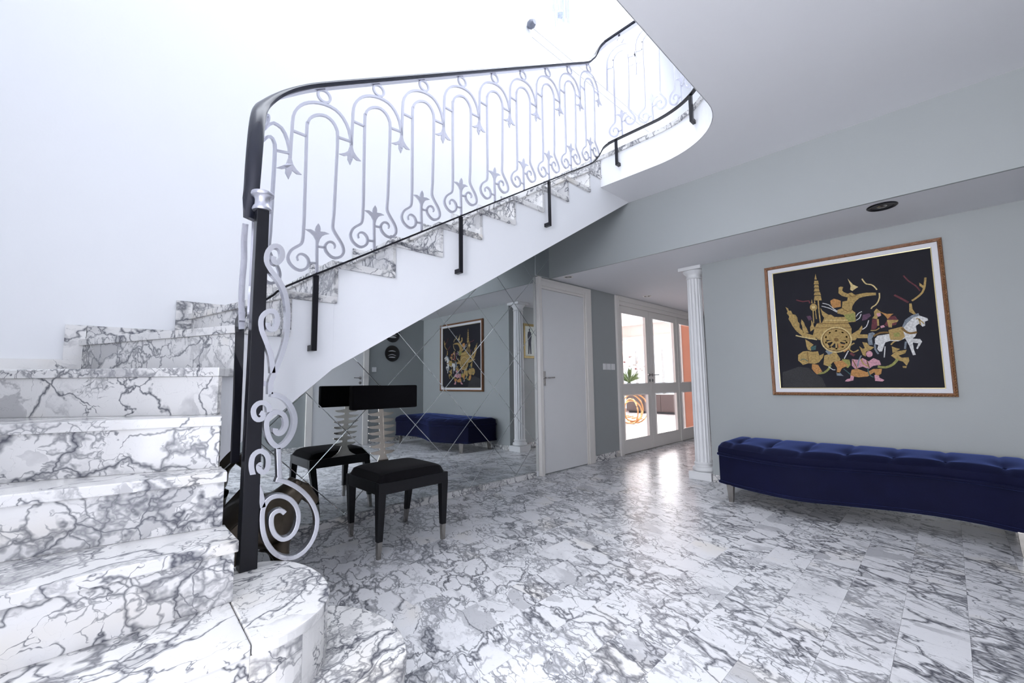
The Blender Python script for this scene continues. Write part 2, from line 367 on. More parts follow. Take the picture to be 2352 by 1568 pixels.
MB().box(4.515, 4.685, YM-0.022, y1, 0.001, 2.262).box(4.545, 4.655, YM-0.034, YM-0.022, 0.001, 2.2).build('frame_jamb', M['trimw'], d1, bevel=0.004)
MB().box(3.665, 4.515, YM-0.022, y1, 2.135, 2.262).box(3.665, 4.515, YM-0.034, YM-0.022, 2.165, 2.225).build('frame_head', M['trimw'], d1, bevel=0.004)
box('leaf', (3.668, 4.512, YM-0.016, y1, 0.012, 2.132), M['doorw'], d1, 0.002)
lever(d1, 3.712, YM-0.016, 1.09, 1, 1)
g = empty('door_2', (6.8, YM, 0), 'white glazed double doors with a side panel opening on a bright room', 'door', kind='structure')
def leafpanel(x0, x1, gl, gr):
    lf = MB()
    ya, yb = YM+0.01, YM+0.05
    lf.box(x0, gl, ya, yb, 0.008, 2.14).box(gr, x1, ya, yb, 0.008, 2.14)
    for z0, z1 in ((0.008, 0.195), (0.838, 1.0), (2.04, 2.14)): lf.box(gl, gr, ya, yb, z0, z1)
    lf = lf.build('leaf', M['trimw'], g)
    for z0, z1 in ((0.195, 0.838), (1.0, 2.04)):
        box('pane', (gl-0.005, gr+0.005, YM+0.027, YM+0.033, z0-0.005, z1+0.005), M['glass'], lf)
        MB().sweep([(gl+0.006, YM+0.006, z0+0.006), (gr-0.006, YM+0.006, z0+0.006), (gr-0.006, YM+0.006, z1-0.006), (gl+0.006, YM+0.006, z1-0.006)], 0.012, 0.01, up=(0, 1, 0), closed=True).build('glazing_bead', M['trimw'], lf)
    return lf
l1 = leafpanel(5.375, 6.285, 5.46, 6.175); l2 = leafpanel(6.289, 7.265, 6.405, 7.16); leafpanel(7.32, 8.23, 7.37, 8.14)
box('mullion', (7.268, 7.317, YM, YM+0.06, 0.001, 2.14), M['trimw'], g)
box('frame_jamb', (5.292, 5.372, YM-0.03, YM+0.06, 0.001, 2.272), M['trimw'], g, 0.004); box('frame_jamb', (8.233, 8.298, YM-0.03, YM+0.06, 0.001, 2.272), M['trimw'], g, 0.004)
MB().box(5.372, 8.233, YM-0.02, YM+0.06, 2.142, 2.272).box(5.372, 8.233, YM-0.035, YM-0.02, 2.20, 2.272).build('frame_head', M['trimw'], g, bevel=0.003)
box('threshold', (5.372, 8.233, YM-0.005, YM+0.06, 0.0005, 0.006), M['chrome'], g)
lever(g, 6.33, YM+0.01, 1.13, 1, 1, False); lever(g, 6.24, YM+0.01, 1.13, -1, 1, False)
d3 = empty('door_3', (2.96, YB, 0), 'white door with a round-rose lever, seen in the mirror', 'door', kind='structure')
MB().box(2.44, 2.54, YB+0.001, YB+0.03, 0.001, 2.26).build('frame_jamb', M['trimw'], d3, bevel=0.004); MB().box(3.385, 3.482, YB+0.001, YB+0.03, 0.001, 2.26).build('frame_jamb', M['trimw'], d3, bevel=0.004)
MB().box(2.54, 3.385, YB+0.001, YB+0.03, 2.15, 2.26).build('frame_head', M['trimw'], d3, bevel=0.004)
box('leaf', (2.543, 3.382, YB+0.001, YB+0.018, 0.01, 2.147), M['doorw'], d3)
lever(d3, 3.325, YB+0.018, 1.15, -1, -1, False)

# ---------------------------------------------------------------- staircase
RS = 0.187
st = empty('staircase', (0.3, 1.6, 0), 'white and grey veined marble staircase winding up from the rounded bottom step', 'staircase')
C0, R0 = (0.546, 1.98), 0.2
def inner(t, off=0.0):
    if t <= 0: return (0.346+off, 1.98+t)
    a = t/R0
    if a <= math.pi/2:
        r = R0-off; return (C0[0]-r*math.cos(a), C0[1]+r*math.sin(a))
    return (0.546+(t-R0*math.pi/2), 2.18-off)
TT = {3: (-0.347, 0), 4: (-0.16, 11), 5: (-0.05, 22), 6: (0.0628, 43), 7: (0.192, 67), 8: (0.413, 78.4), 9: (0.63, 90)}
def hit(p, a):
    dx, dy = -math.cos(R(a)), math.sin(R(a)); ts = []
    if dx < -1e-6: ts.append((-0.749-p[0])/dx)
    if dy > 1e-6: ts.append((YM-0.001-p[1])/dy)
    t = min(ts); return (p[0]+dx*t, p[1]+dy*t)
def fan(n, front, back, off):
    """outline of step n between its own riser line and the next one"""
    t0, a0 = TT[n]; t1, a1 = TT[n+1]
    f0 = (math.sin(R(a0))*front, math.cos(R(a0))*front); f1 = (math.sin(R(a1))*back, math.cos(R(a1))*back)
    I0, I1 = inner(t0), inner(t1)
    A = (I0[0]+f0[0], I0[1]+f0[1]); Bp = (I1[0]+f1[0], I1[1]+f1[1])
    o0, o1 = hit(A, a0), hit(Bp, a1)
    n0 = inner(t0, off); n1 = inner(t1, off)
    ins = [(n0[0]+f0[0], n0[1]+f0[1])] + [inner(t0+(t1-t0)*k/6, off) for k in range(1, 6)] + [(n1[0]+f1[0], n1[1]+f1[1])]
    out = [o1]
    if abs(o1[1]-YM) < 2e-3 and abs(o0[0]+0.75) < 2e-3: out.append((-0.749, YM-0.001))
    out.append(o0)
    return ins, out
zin = [(-0.35, 0.0), (-0.16, 0.0), (-0.05, 0.60), (0.0, 0.655), (0.0628, 0.70), (0.192, 0.775), (0.321, 0.855), (0.413, 0.935), (0.63, 1.125)]
def zi(t):
    for (a, b), (c, d) in zip(zin, zin[1:]):
        if a <= t <= c: return b+(d-b)*(t-a)/(c-a)
    return zin[-1][1]
bodyw = MB()
for n in range(3, 9):
    ins, out = fan(n, -0.02, 0.012, 0.014)
    MB().prism(ins+out, n*RS-0.035, n*RS, XY).build('tread', M['marble'], st, bevel=0.004)
    ins, out = fan(n, 0.0, 0.0, 0.0); t0, t1 = TT[n][0], TT[n+1][0]
    top = ins+out
    if n <= 4: bz = [0.0]*len(top)
    else: bz = [zi(t0+(t1-t0)*k/6) for k in range(7)] + [n*RS-0.18]*(len(out)-1) + [(n-1)*RS-0.18]
    k = len(top); bodyw.add([(u, v, n*RS-0.0355) for u, v in top]+[(u, v, q) for (u, v), q in zip(top, bz)],
                            [tuple(range(k)), tuple(range(2*k-1, k-1, -1))]+[(i, k+i, k+(i+1) % k, (i+1) % k) for i in range(k)])
for n in range(3, 10):
    t0, a0 = TT[n]; I0 = inner(t0); u = (math.sin(R(a0)), math.cos(R(a0))); dr_ = (-math.cos(R(a0)), math.sin(R(a0)))
    pf = (I0[0]-u[0]*0.005-dr_[0]*0.006, I0[1]-u[1]*0.005-dr_[1]*0.006); pb = (I0[0]+u[0]*0.016-dr_[0]*0.006, I0[1]+u[1]*0.016-dr_[1]*0.006)
    q = [pf, hit(pf, a0), hit(pb, a0), pb]
    MB().prism(q, (n-1)*RS+0.0006, n*RS-0.0356, XY).build('riser', M['marble'], st)
XN = [0.862+0.327*i for i in range(8)] + [3.35]           # riser lines of steps 9..16 and the landing
pr = [(0.862, 1.125)]
for i in range(8):
    z = (9+i)*RS-0.0355; pr += [(XN[i]+0.0005, z), (XN[i+1]+(0.0005 if i < 7 else -0.006), z)]
pr += [(3.344, HC-0.001), (3.856, HC-0.001)]
bodyw.prism(pr, 2.18, YM-0.006, XZ)
bodyw.build('stringer', M['white'], st)
for i in range(8):
    z = (9+i)*RS
    MB().box(XN[i]-0.022, XN[i+1]+(0.012 if i < 7 else -0.001), 2.163, YM-0.001, z-0.035, z).build('tread', M['marble'], st, bevel=0.004)
    if i: MB().box(XN[i]-0.003, XN[i]+0.016, 2.172, YM-0.001, z-RS+0.0006, z-0.0356).build('riser', M['marble'], st)
MB().box(3.335, 3.345, 2.172, YM-0.001, 16*RS+0.0006, 17*RS-0.04).build('riser', M['marble'], st)
# bottom two steps with rounded ends
ds = [(0.336, 1.331), (0.397, 1.319), (0.47, 1.340), (0.53, 1.382), (0.572, 1.432), (0.603, 1.496), (0.62, 1.58), (0.623, 1.66), (0.612, 1.745), (0.58, 1.835), (0.53, 1.89), (0.47, 1.92), (0.41, 1.93), (0.362, 1.93)]
dr = smoothline(ds, 3)
MB().prism([(0.3485, 1.632), (0.3375, 1.331)] + dr[1:] + [(0.362, 1.70)], 2*RS-0.03, 2*RS, XY).build('tread', M['marble'], st, bevel=0.005)
MB().prism([(-0.7485, 1.335), (0.3345, 1.331), (0.3455, 1.64), (-0.7485, 1.64)], 2*RS-0.03, 2*RS, XY).build('tread', M['marble'], st, bevel=0.004)
def panels(pts, z0, z1, thick, n):
    m_ = len(pts)-1
    for k in range(n):
        a, b = round(m_*k/n), round(m_*(k+1)/n); seg = pts[a:b+1]
        MB().sweep([(x, y, (z0+z1)/2) for x, y in seg], thick, z1-z0-0.0008, up=(0, 0, 1)).build('riser', M['marble'], st)
def shrink(pts, c, d): return [(x-(x-c[0])/math.hypot(x-c[0], y-c[1])*d, y-(y-c[1])/math.hypot(x-c[0], y-c[1])*d) for x, y in pts]
panels(shrink(dr, (0.36, 1.62), 0.016), RS, 2*RS-0.0304, 0.02, 7)
MB().box(-0.748, 0.336, 1.345, 1.365, RS+0.0005, 2*RS-0.0304).build('riser', M['marble'], st)
disc = [(-0.7485, 1.085), (0.42, 1.085)] + [(0.42+0.405*math.cos(a), 1.49+0.405*math.sin(a)) for a in [R(-90+i*6) for i in range(1, 24)]] + [(0.66, 1.93), (0.55, 1.97), (0.4, 1.97), (0.34, 1.95), (0.3, 1.4), (-0.7485, 1.4)]
MB().prism(disc, RS-0.03, RS, XY).build('tread', M['marble'], st, bevel=0.004)
panels(shrink(disc[1:-5], (0.42, 1.49), 0.016), 0.001, RS-0.0304, 0.02, 9)
MB().box(-0.748, 0.42, 1.10, 1.12, 0.001, RS-0.0304).build('riser', M['marble'], st)
# stepped marble skirting on the wall side
for n in range(6, 16):
    if n < 9: xa = {6: -0.75, 7: -0.04, 8: 0.42}[n]; xb = {6: -0.04, 7: 0.42, 8: 0.862}[n]
    else: xa, xb = XN[n-9], XN[n-8]
    z = n*RS+0.0006; z2 = z+0.075
    MB().prism([(xa+0.001, z), (xb-0.001, z), (xb-0.001, z+RS+0.075), (xb-0.082, z+RS+0.075), (xb-0.082, z2), (xa+0.001, z2)], YM-0.0145, YM-0.001, XZ).build('skirting', M['marble'], st)
MB().box(-0.7485, -0.735, 1.66, 2.95, 5*RS+0.05, 6*RS+0.07).build('skirting', M['marble'], st)

# outlines of the railing arch, newel scrolls and picture figures, metres
DATA={'inner':[(-0.0887,0.0499),(-0.0937,0.0668),(-0.0867,0.0796),(-0.0733,0.0856),(-0.0564,0.0808),(-0.0437,0.0668),(-0.0401,0.0477),(-0.0456,0.0269),
(-0.0604,0.0118),(-0.0812,0.0042),(-0.1052,0.0122),(-0.1234,0.0288),(-0.1328,0.0494),(-0.132,0.0688),(-0.1212,0.0936),(-0.1026,0.1121),(-0.0822,0.1286),
(-0.0736,0.143),(-0.0698,0.167),(-0.0685,0.2204),(-0.0675,0.2874),(-0.0692,0.7147),(-0.0665,0.7467),(-0.0586,0.7763),(-0.0384,0.8017),(-0.0124,0.8193),
(0.0221,0.8273),(0.0541,0.8136),(0.0749,0.7843),(0.0824,0.7449),(0.0811,0.6089),(0.0754,0.3618),(0.0746,0.3264),(0.071,0.2729),(0.0717,0.2486),(0.0806,0.2299),
(0.0981,0.2061),(0.1159,0.1821),(0.1269,0.1564),(0.1275,0.1319),(0.1142,0.11),(0.0874,0.0977),(0.0639,0.1017),(0.0437,0.1181),(0.035,0.1367),(0.0362,0.154),
(0.0488,0.1706),(0.0652,0.176),(0.0788,0.1704),(0.0841,0.1577),(0.0811,0.1466)],'outer':[(-0.1414,0.4649),(-0.1395,0.5746),(-0.1363,0.6862),(-0.1331,0.7592),
(-0.1155,0.8073),(-0.0843,0.8463),(-0.0406,0.8736),(0.0126,0.8879),(0.0683,0.884),(0.1099,0.8554),(0.1404,0.8036),(0.1545,0.7398),(0.1549,0.7226)],'cross':[[(-0.1306,0.6839),
(-0.0682,0.6827)],[(0.0842,0.7405),(0.1544,0.7441)]],'conn':[[(-0.0401,0.0487),(-0.0028,0.0538)],[(-0.002,0.1379),(0.0349,0.1408)]],'stem':[(-0.0004,0.0068),
(-0.0032,0.1016),(-0.0045,0.1687)],'fleur':[(-0.0013,0.255),(0.0077,0.243),(0.0107,0.23),(0.0091,0.216),(0.0311,0.2196),(0.0542,0.2149),(0.0347,0.2068),
(0.0188,0.1945),(0.0081,0.175),(0.0038,0.1571),(-0.0095,0.1541),(-0.0119,0.1704),(-0.0225,0.1881),(-0.0386,0.2011),(-0.0599,0.2106),(-0.0359,0.2168),(-0.0121,0.2092),
(-0.0147,0.2238),(-0.0113,0.2382)],'pend':[(0.1524,0.6139),(0.1372,0.6398),(0.1385,0.6617),(0.122,0.6518),(0.0922,0.652),(0.1214,0.6691),(0.1397,0.6866),
(0.1488,0.7205),(0.1604,0.7244),(0.1697,0.6927),(0.1864,0.6725),(0.2102,0.6566),(0.1871,0.6517),(0.1659,0.6628),(0.1643,0.6484)],'ringc':(0.0091,0.9293),
'scrolls':[[(0.5255,0.6858),(0.5613,0.6718),(0.6053,0.6418),(0.6466,0.5976),(0.6755,0.5458),(0.6862,0.4972),(0.6785,0.4438),(0.6527,0.4005),(0.6139,0.3777),
(0.5713,0.3831),(0.5333,0.411),(0.5036,0.4574),(0.4879,0.5081),(0.4838,0.5644),(0.4905,0.5973),(0.5096,0.6195),(0.5422,0.622),(0.5764,0.6043),(0.6033,0.5698),
(0.6134,0.5272),(0.6061,0.4841),(0.5856,0.4581),(0.5563,0.4568),(0.5308,0.4805),(0.5175,0.5139),(0.5162,0.5487),(0.5278,0.5636),(0.5483,0.5658),(0.5634,0.5515)],[(0.4848,0.5899),
(0.4773,0.6343),(0.4641,0.671),(0.4469,0.7166),(0.4398,0.7519),(0.4442,0.7856),(0.4631,0.8006),(0.4831,0.7938),(0.496,0.7702),(0.4953,0.7353),(0.4819,0.7198),
(0.4677,0.7306),(0.4651,0.7483),(0.4748,0.7513)],[(0.5314,0.8081),(0.5399,0.6865)],[(0.4972,1.0131),(0.5286,1.0053),(0.5593,0.9812),(0.5824,0.9383),(0.5882,0.8962),
(0.5766,0.851),(0.5521,0.817),(0.5272,0.8108),(0.5017,0.8358),(0.488,0.8771),(0.4867,0.9127),(0.502,0.9385),(0.5266,0.9438),(0.5483,0.9266),(0.5558,0.894),
(0.5461,0.8675),(0.5296,0.8599),(0.5176,0.87),(0.5185,0.8812)],[(0.4944,0.9457),(0.4886,0.9707),(0.472,0.9826),(0.4523,0.979),(0.4393,0.9598),(0.4423,0.9334),
(0.4546,0.9194),(0.4703,0.9227),(0.4717,0.9381),(0.4615,0.9454)],[(0.4949,1.0145),(0.495,1.0583),(0.5061,1.0961),(0.5271,1.1602),(0.5451,1.2389),(0.548,1.3311),
(0.5362,1.4091),(0.5104,1.4649),(0.48,1.4993),(0.4614,1.5352),(0.4656,1.5753),(0.4878,1.6031),(0.5117,1.5983),(0.5188,1.5662),(0.502,1.5363),(0.4872,1.5401),
(0.4882,1.5601)],[(0.5004,1.096),(0.4924,1.1591),(0.4733,1.2153),(0.4547,1.2647),(0.453,1.3088),(0.4745,1.3365),(0.5004,1.336),(0.5104,1.3013),(0.4999,1.2681),
(0.4797,1.273),(0.4761,1.2918)]],'pict':[('hill',0,[(0.5335,-0.5318),(0.5247,-0.3928),(0.46,-0.3715),(0.3931,-0.3469),(0.3177,-0.3607),(0.2716,-0.4139),
(0.2253,-0.4516),(0.2007,-0.5318)]),('gold',1,[(0.2122,0.4849),(0.2052,0.4302),(0.223,0.4334)]),('gold',1,[(0.2237,0.4236),(0.1967,0.4188),(0.194,0.3849),
(0.2308,0.3913)]),('gold',1,[(0.225,0.3842),(0.1975,0.3794),(0.1936,0.3545),(0.2316,0.361)]),('gold',1,[(0.227,0.3541),(0.1964,0.349),(0.1922,0.3196),(0.2338,0.3263)]),
('gold',1,[(0.2281,0.3193),(0.189,0.313),(0.1847,0.2852),(0.2373,0.2934)]),('gold',1,[(0.2315,0.2864),(0.1857,0.2793),(0.1824,0.2375),(0.2391,0.2458)]),
('gold',1,0.01,[(0.2076,0.245),(0.2079,0.1397),(0.2048,0.0383)]),('gold',2,[(0.2193,0.1803),(0.2229,0.1664),(0.2312,0.1559),(0.2424,0.151),(0.2545,0.1525),
(0.265,0.1603),(0.2719,0.1728),(0.2736,0.1876),(0.27,0.2016),(0.2617,0.2121),(0.2503,0.217),(0.2382,0.2153),(0.2278,0.2075),(0.2211,0.195)]),('lightgold',3,[(0.234,0.1823),
(0.237,0.1738),(0.2435,0.1692),(0.2511,0.1702),(0.2569,0.1764),(0.2587,0.1856),(0.2558,0.1941),(0.2492,0.1988),(0.2416,0.1977),(0.2358,0.1914)]),('gold',1,[(0.2619,0.2225),
(0.2546,0.258),(0.2501,0.2209)]),('gold',1,[(0.2409,0.2196),(0.2339,0.2504),(0.2286,0.2178)]),('gold',1,0.008,[(0.2515,0.1528),(0.254,0.0399)]),('gold',1,0.006,[(0.234,0.1543),
(0.2318,0.075)]),('gold',1,[(0.4627,0.2156),(0.4436,0.1996),(0.4383,0.177),(0.4218,0.1748),(0.4108,0.1407),(0.3883,0.1317),(0.3756,0.1055),(0.3741,0.0683),
(0.3612,0.0476),(0.3647,0.0134),(0.3345,-0.0354),(0.2493,-0.0769),(0.2482,-0.1069),(0.3007,-0.1004),(0.3434,-0.0742),(0.3914,-0.0186),(0.4178,0.0304),(0.429,0.0626),
(0.4466,0.0997),(0.4385,0.1222),(0.4564,0.1557),(0.4488,0.1705)]),('gold',1,[(0.3446,0.0857),(0.3256,0.0514),(0.3227,0.0282),(0.3099,0.0003),(0.2982,-0.0425),
(0.3411,-0.0386),(0.3425,0.0188),(0.3513,0.0504)]),('gold',1,[(0.2718,0.0721),(0.2573,0.0365),(0.2567,0.0176),(0.2459,-0.0061),(0.2837,-0.0325),(0.2843,0.0053),
(0.2735,0.0269)]),('gold',1,[(0.1959,0.1719),(0.1826,0.1439),(0.1628,0.1228),(0.1403,0.1014),(0.1253,0.1033),(0.0977,0.0757),(0.1775,0.0837),(0.1881,0.1073)]),
('gold',2,[(0.2294,0.0372),(0.1928,0.037),(0.1713,0.0866),(0.0145,0.0681),(0.007,0.0132),(-0.0096,-0.0314),(-0.0061,-0.0825),(-0.0555,-0.0501),(-0.08,-0.0138),
(-0.0826,-0.0387),(-0.058,-0.0927),(-0.0274,-0.1361),(0.006,-0.1356),(0.2272,-0.1138),(0.2673,-0.0679),(0.2508,-0.0056)]),('lightgold',3,0.006,[(0.1733,0.0571),
(0.0109,0.0388)]),('darkgold',3,0.006,[(0.2297,0.0335),(0.0061,0.0096)]),('darkgold',3,0.005,[(0.2445,-0.0039),(-0.0081,-0.0291)]),('lightgold',1,0.01,[(0.3986,-0.0587),
(0.3437,-0.0787),(0.2392,-0.1099)]),('lightgold',4,0.01,[(-0.0011,-0.1305),(0.0017,-0.1485),(0.0074,-0.1658),(0.016,-0.1819),(0.0271,-0.1962),(0.0405,-0.2083),
(0.0558,-0.2179),(0.0725,-0.2247),(0.0903,-0.2285),(0.1084,-0.229),(0.1265,-0.2264),(0.1439,-0.2205),(0.1602,-0.2115),(0.1747,-0.1998),(0.187,-0.1856),
(0.1968,-0.1694),(0.2036,-0.1516),(0.2073,-0.1329),(0.2077,-0.1139),(0.2048,-0.095),(0.1986,-0.0771),(0.1895,-0.0606),(0.1777,-0.046),(0.1635,-0.0339),
(0.1476,-0.0245),(0.1303,-0.0182),(0.1122,-0.0151),(0.0939,-0.0153),(0.0759,-0.0188),(0.0589,-0.0253),(0.0432,-0.0347),(0.0294,-0.0467),(0.0178,-0.0609),
(0.0087,-0.0769),(0.0025,-0.0941),(-0.0008,-0.1121),(-0.0011,-0.1305)]),('darkgold',4,0.006,[(0.0073,-0.1298),(0.0098,-0.1463),(0.0151,-0.1621),(0.023,-0.1767),
(0.0332,-0.1898),(0.0455,-0.2009),(0.0595,-0.2096),(0.0749,-0.2158),(0.0911,-0.2192),(0.1078,-0.2197),(0.1243,-0.2172),(0.1403,-0.2118),(0.1552,-0.2036),
(0.1685,-0.1929),(0.1798,-0.1799),(0.1887,-0.1651),(0.1949,-0.149),(0.1983,-0.1319),(0.1986,-0.1146),(0.196,-0.0974),(0.1904,-0.0811),(0.182,-0.0661),(0.1712,-0.0528),
(0.1583,-0.0417),(0.1437,-0.0332),(0.1279,-0.0274),(0.1113,-0.0246),(0.0945,-0.0247),(0.0781,-0.0278),(0.0624,-0.0338),(0.048,-0.0424),(0.0353,-0.0533),
(0.0247,-0.0663),(0.0163,-0.0808),(0.0106,-0.0966),(0.0075,-0.1131),(0.0073,-0.1298)]),('gold',4,0.022,[(0.0213,-0.1287),(0.0234,-0.1428),(0.0279,-0.1563),
(0.0346,-0.1688),(0.0434,-0.1799),(0.0538,-0.1894),(0.0658,-0.1968),(0.0789,-0.2021),(0.0927,-0.2049),(0.1068,-0.2053),(0.1208,-0.2031),(0.1344,-0.1985),
(0.147,-0.1915),(0.1582,-0.1823),(0.1677,-0.1713),(0.1752,-0.1587),(0.1805,-0.145),(0.1833,-0.1305),(0.1836,-0.1158),(0.1814,-0.1012),(0.1766,-0.0873),
(0.1696,-0.0745),(0.1605,-0.0633),(0.1495,-0.0538),(0.1372,-0.0465),(0.1238,-0.0416),(0.1097,-0.0391),(0.0955,-0.0392),(0.0815,-0.0418),(0.0683,-0.0468),
(0.056,-0.0541),(0.0452,-0.0634),(0.0361,-0.0744),(0.029,-0.0869),(0.0241,-0.1003),(0.0215,-0.1144),(0.0213,-0.1287)]),('gold',5,[(0.0678,-0.125),(0.0701,-0.1355),
(0.0755,-0.1447),(0.0834,-0.1518),(0.093,-0.156),(0.1035,-0.157),(0.1138,-0.1545),(0.1229,-0.1489),(0.1299,-0.1406),(0.1341,-0.1305),(0.135,-0.1196),(0.1326,-0.109),
(0.1271,-0.0997),(0.1191,-0.0926),(0.1093,-0.0885),(0.0988,-0.0877),(0.0886,-0.0902),(0.0796,-0.096),(0.0727,-0.1042),(0.0687,-0.1142)]),('darkgold',6,[(0.085,-0.1236),
(0.0871,-0.1307),(0.0919,-0.1361),(0.0987,-0.1388),(0.1059,-0.1382),(0.1122,-0.1345),(0.1163,-0.1284),(0.1174,-0.121),(0.1153,-0.1139),(0.1104,-0.1085),
(0.1037,-0.1058),(0.0965,-0.1064),(0.0902,-0.1102),(0.0861,-0.1163)]),('gold',4,0.014,[(0.0742,-0.1334),(0.0265,-0.1526)]),('gold',4,0.014,[(0.0855,-0.1479),
(0.0575,-0.192)]),('gold',4,0.014,[(0.1028,-0.1527),(0.1057,-0.2053)]),('gold',4,0.014,[(0.1196,-0.1459),(0.153,-0.187)]),('gold',4,0.014,[(0.1294,-0.13),
(0.181,-0.1433)]),('gold',4,0.014,[(0.1284,-0.1111),(0.1782,-0.0911)]),('gold',4,0.014,[(0.1169,-0.0966),(0.1457,-0.0513)]),('gold',4,0.014,[(0.0995,-0.092),
(0.0967,-0.0391)]),('gold',4,0.014,[(0.0828,-0.0989),(0.0502,-0.0587)]),('gold',4,0.014,[(0.0732,-0.1148),(0.0237,-0.102)]),('gold',1,[(-0.0446,-0.088),
(-0.1122,-0.094),(-0.11,-0.1252),(-0.0424,-0.1196)]),('lightgold',3,[(-0.0128,0.399),(-0.0315,0.365),(-0.0466,0.3406),(-0.0783,0.315),(-0.058,0.3026),(-0.0373,0.2866),
(-0.0231,0.3012),(-0.0292,0.3328)]),('gold',3,[(0.0539,0.3324),(0.0389,0.3387),(0.0222,0.3307),(0.0316,0.303),(0.0223,0.2868),(-0.0049,0.2679),(-0.0308,0.2746),
(-0.0543,0.2493),(-0.0878,0.2548),(-0.1316,0.257),(-0.1896,0.2477),(-0.1881,0.227),(-0.1241,0.2278),(-0.0799,0.2203),(-0.0503,0.1925),(-0.0282,0.1562),
(-0.0221,0.1247),(-0.0439,0.1004),(-0.0411,0.0209),(0.0065,0.0204),(0.0214,0.0508),(0.0359,0.0887),(0.078,0.107),(0.0759,0.1375),(0.0433,0.1478),(0.0365,0.2051),
(0.0038,0.2076),(-0.0027,0.2356),(0.036,0.2547),(0.0585,0.2817)]),('green',4,[(0.0359,0.0887),(-0.0099,0.0939),(-0.0409,0.0972),(-0.0387,0.0261),(0.0033,0.0258),
(0.0186,0.0505)]),('darkgold',4,0.006,[(-0.0129,0.2594),(-0.0367,0.2376),(-0.068,0.2472)]),('darkgold',4,0.006,[(0.0405,0.1474),(0.0057,0.1139),(-0.026,0.1241)]),
('orange',3,[(0.1201,0.2246),(0.0954,0.2395),(0.0697,0.2283),(0.0475,0.214),(0.051,0.1619),(0.1068,0.1577),(0.1191,0.1949)]),('lightgold',3,0.009,[(-0.1076,0.38),
(-0.1193,0.3529),(-0.134,0.3304),(-0.1629,0.3203),(-0.1827,0.2993),(-0.1975,0.2702)]),('lightgold',3,0.009,[(-0.2102,0.2423),(-0.2086,0.2043),(-0.1973,0.1712),
(-0.1797,0.1458),(-0.1575,0.1314),(-0.1495,0.1164)]),('white',3,0.006,[(0.1781,0.2106),(0.1343,0.191),(0.1069,0.1562),(0.0768,0.1244)]),('white',3,0.006,[(0.1859,0.1855),
(0.1304,0.1594),(0.0802,0.1175)]),('white',3,0.006,[(-0.0469,0.0643),(-0.0653,0.0906),(-0.0881,0.1019)]),('white',3,0.006,[(-0.0436,0.0327),(-0.0678,0.0477),
(-0.0812,0.0815)]),('white',3,0.006,[(-0.0802,-0.049),(-0.1088,-0.0273),(-0.1269,0.0233)]),('gold',3,[(-0.1653,0.092),(-0.1828,0.1155),(-0.2069,0.0867),
(-0.2081,0.052),(-0.1868,0.0463),(-0.1802,0.0276),(-0.1497,0.0367),(-0.1655,0.0572)]),('pink',4,[(-0.181,0.0747),(-0.2047,0.0766),(-0.2073,0.0556),(-0.1936,0.0455),
(-0.1835,0.0515)]),('gold',3,0.012,[(-0.1854,0.027),(-0.1846,-0.0281)]),('gold',3,0.008,[(-0.1331,-0.0632),(-0.1674,-0.0644),(-0.1907,-0.046)]),('darkred',2,[(-0.1504,0.0311),
(-0.1802,0.0263),(-0.1792,-0.031),(-0.1627,-0.057),(-0.1364,-0.0545)]),('orange',3,[(-0.2052,0.0848),(-0.2439,0.0628),(-0.2843,0.0598),(-0.2616,0.0387),
(-0.2469,0.0186),(-0.2327,0.049)]),('darkred',2,[(-0.2575,0.0392),(-0.2931,0.0418),(-0.308,0.0062),(-0.2927,-0.0326),(-0.2416,-0.0409),(-0.2221,-0.0265)]),
('gold',3,[(-0.2404,0.0139),(-0.3104,0.0059),(-0.3054,-0.0083),(-0.2696,-0.018),(-0.2672,-0.0516),(-0.2472,-0.0482)]),('pink',3,[(-0.1968,-0.0328),(-0.217,-0.026),
(-0.2261,-0.0427),(-0.1997,-0.0503)]),('greyblue',2,[(-0.1182,-0.0855),(-0.1453,-0.0782),(-0.1593,-0.0892),(-0.1363,-0.1308),(-0.1389,-0.1829),(-0.1113,-0.1823),
(-0.1084,-0.132)]),('white',3,[(-0.1544,-0.1358),(-0.1746,-0.1099),(-0.2371,-0.1031),(-0.3281,-0.0898),(-0.3281,-0.0564),(-0.3541,-0.0024),(-0.3903,0.0287),
(-0.4197,0.0384),(-0.4376,0.0243),(-0.4778,-0.0001),(-0.4803,-0.0166),(-0.4621,-0.0243),(-0.4606,-0.0567),(-0.4452,-0.063),(-0.4308,-0.0353),(-0.4082,-0.0526),
(-0.4097,-0.1093),(-0.3983,-0.1358),(-0.3819,-0.1509),(-0.425,-0.1577),(-0.4347,-0.1793),(-0.4051,-0.2358),(-0.3969,-0.2313),(-0.4131,-0.1907),(-0.3805,-0.1817),
(-0.3838,-0.241),(-0.3914,-0.2793),(-0.3745,-0.2823),(-0.3586,-0.2051),(-0.3397,-0.1455),(-0.2979,-0.1661),(-0.2483,-0.1583),(-0.218,-0.1695),(-0.1923,-0.2413),
(-0.1756,-0.2416),(-0.1637,-0.219),(-0.1744,-0.1868),(-0.154,-0.1785)]),('greyblue',4,[(-0.3303,-0.0466),(-0.3495,0.0015),(-0.3907,0.0333),(-0.4308,0.0462),
(-0.4339,0.0248),(-0.4,0.0169),(-0.3634,-0.0214),(-0.3362,-0.0605)]),('greyblue',2,0.012,[(-0.3418,-0.1708),(-0.3326,-0.2298)]),('greyblue',2,0.012,[(-0.1546,-0.1702),
(-0.1512,-0.2182),(-0.1691,-0.2604)]),('gold',5,[(-0.2446,-0.0697),(-0.3261,-0.0508),(-0.3397,-0.1322),(-0.3142,-0.1594),(-0.2498,-0.1516)]),('green',6,[(-0.2729,-0.0981),
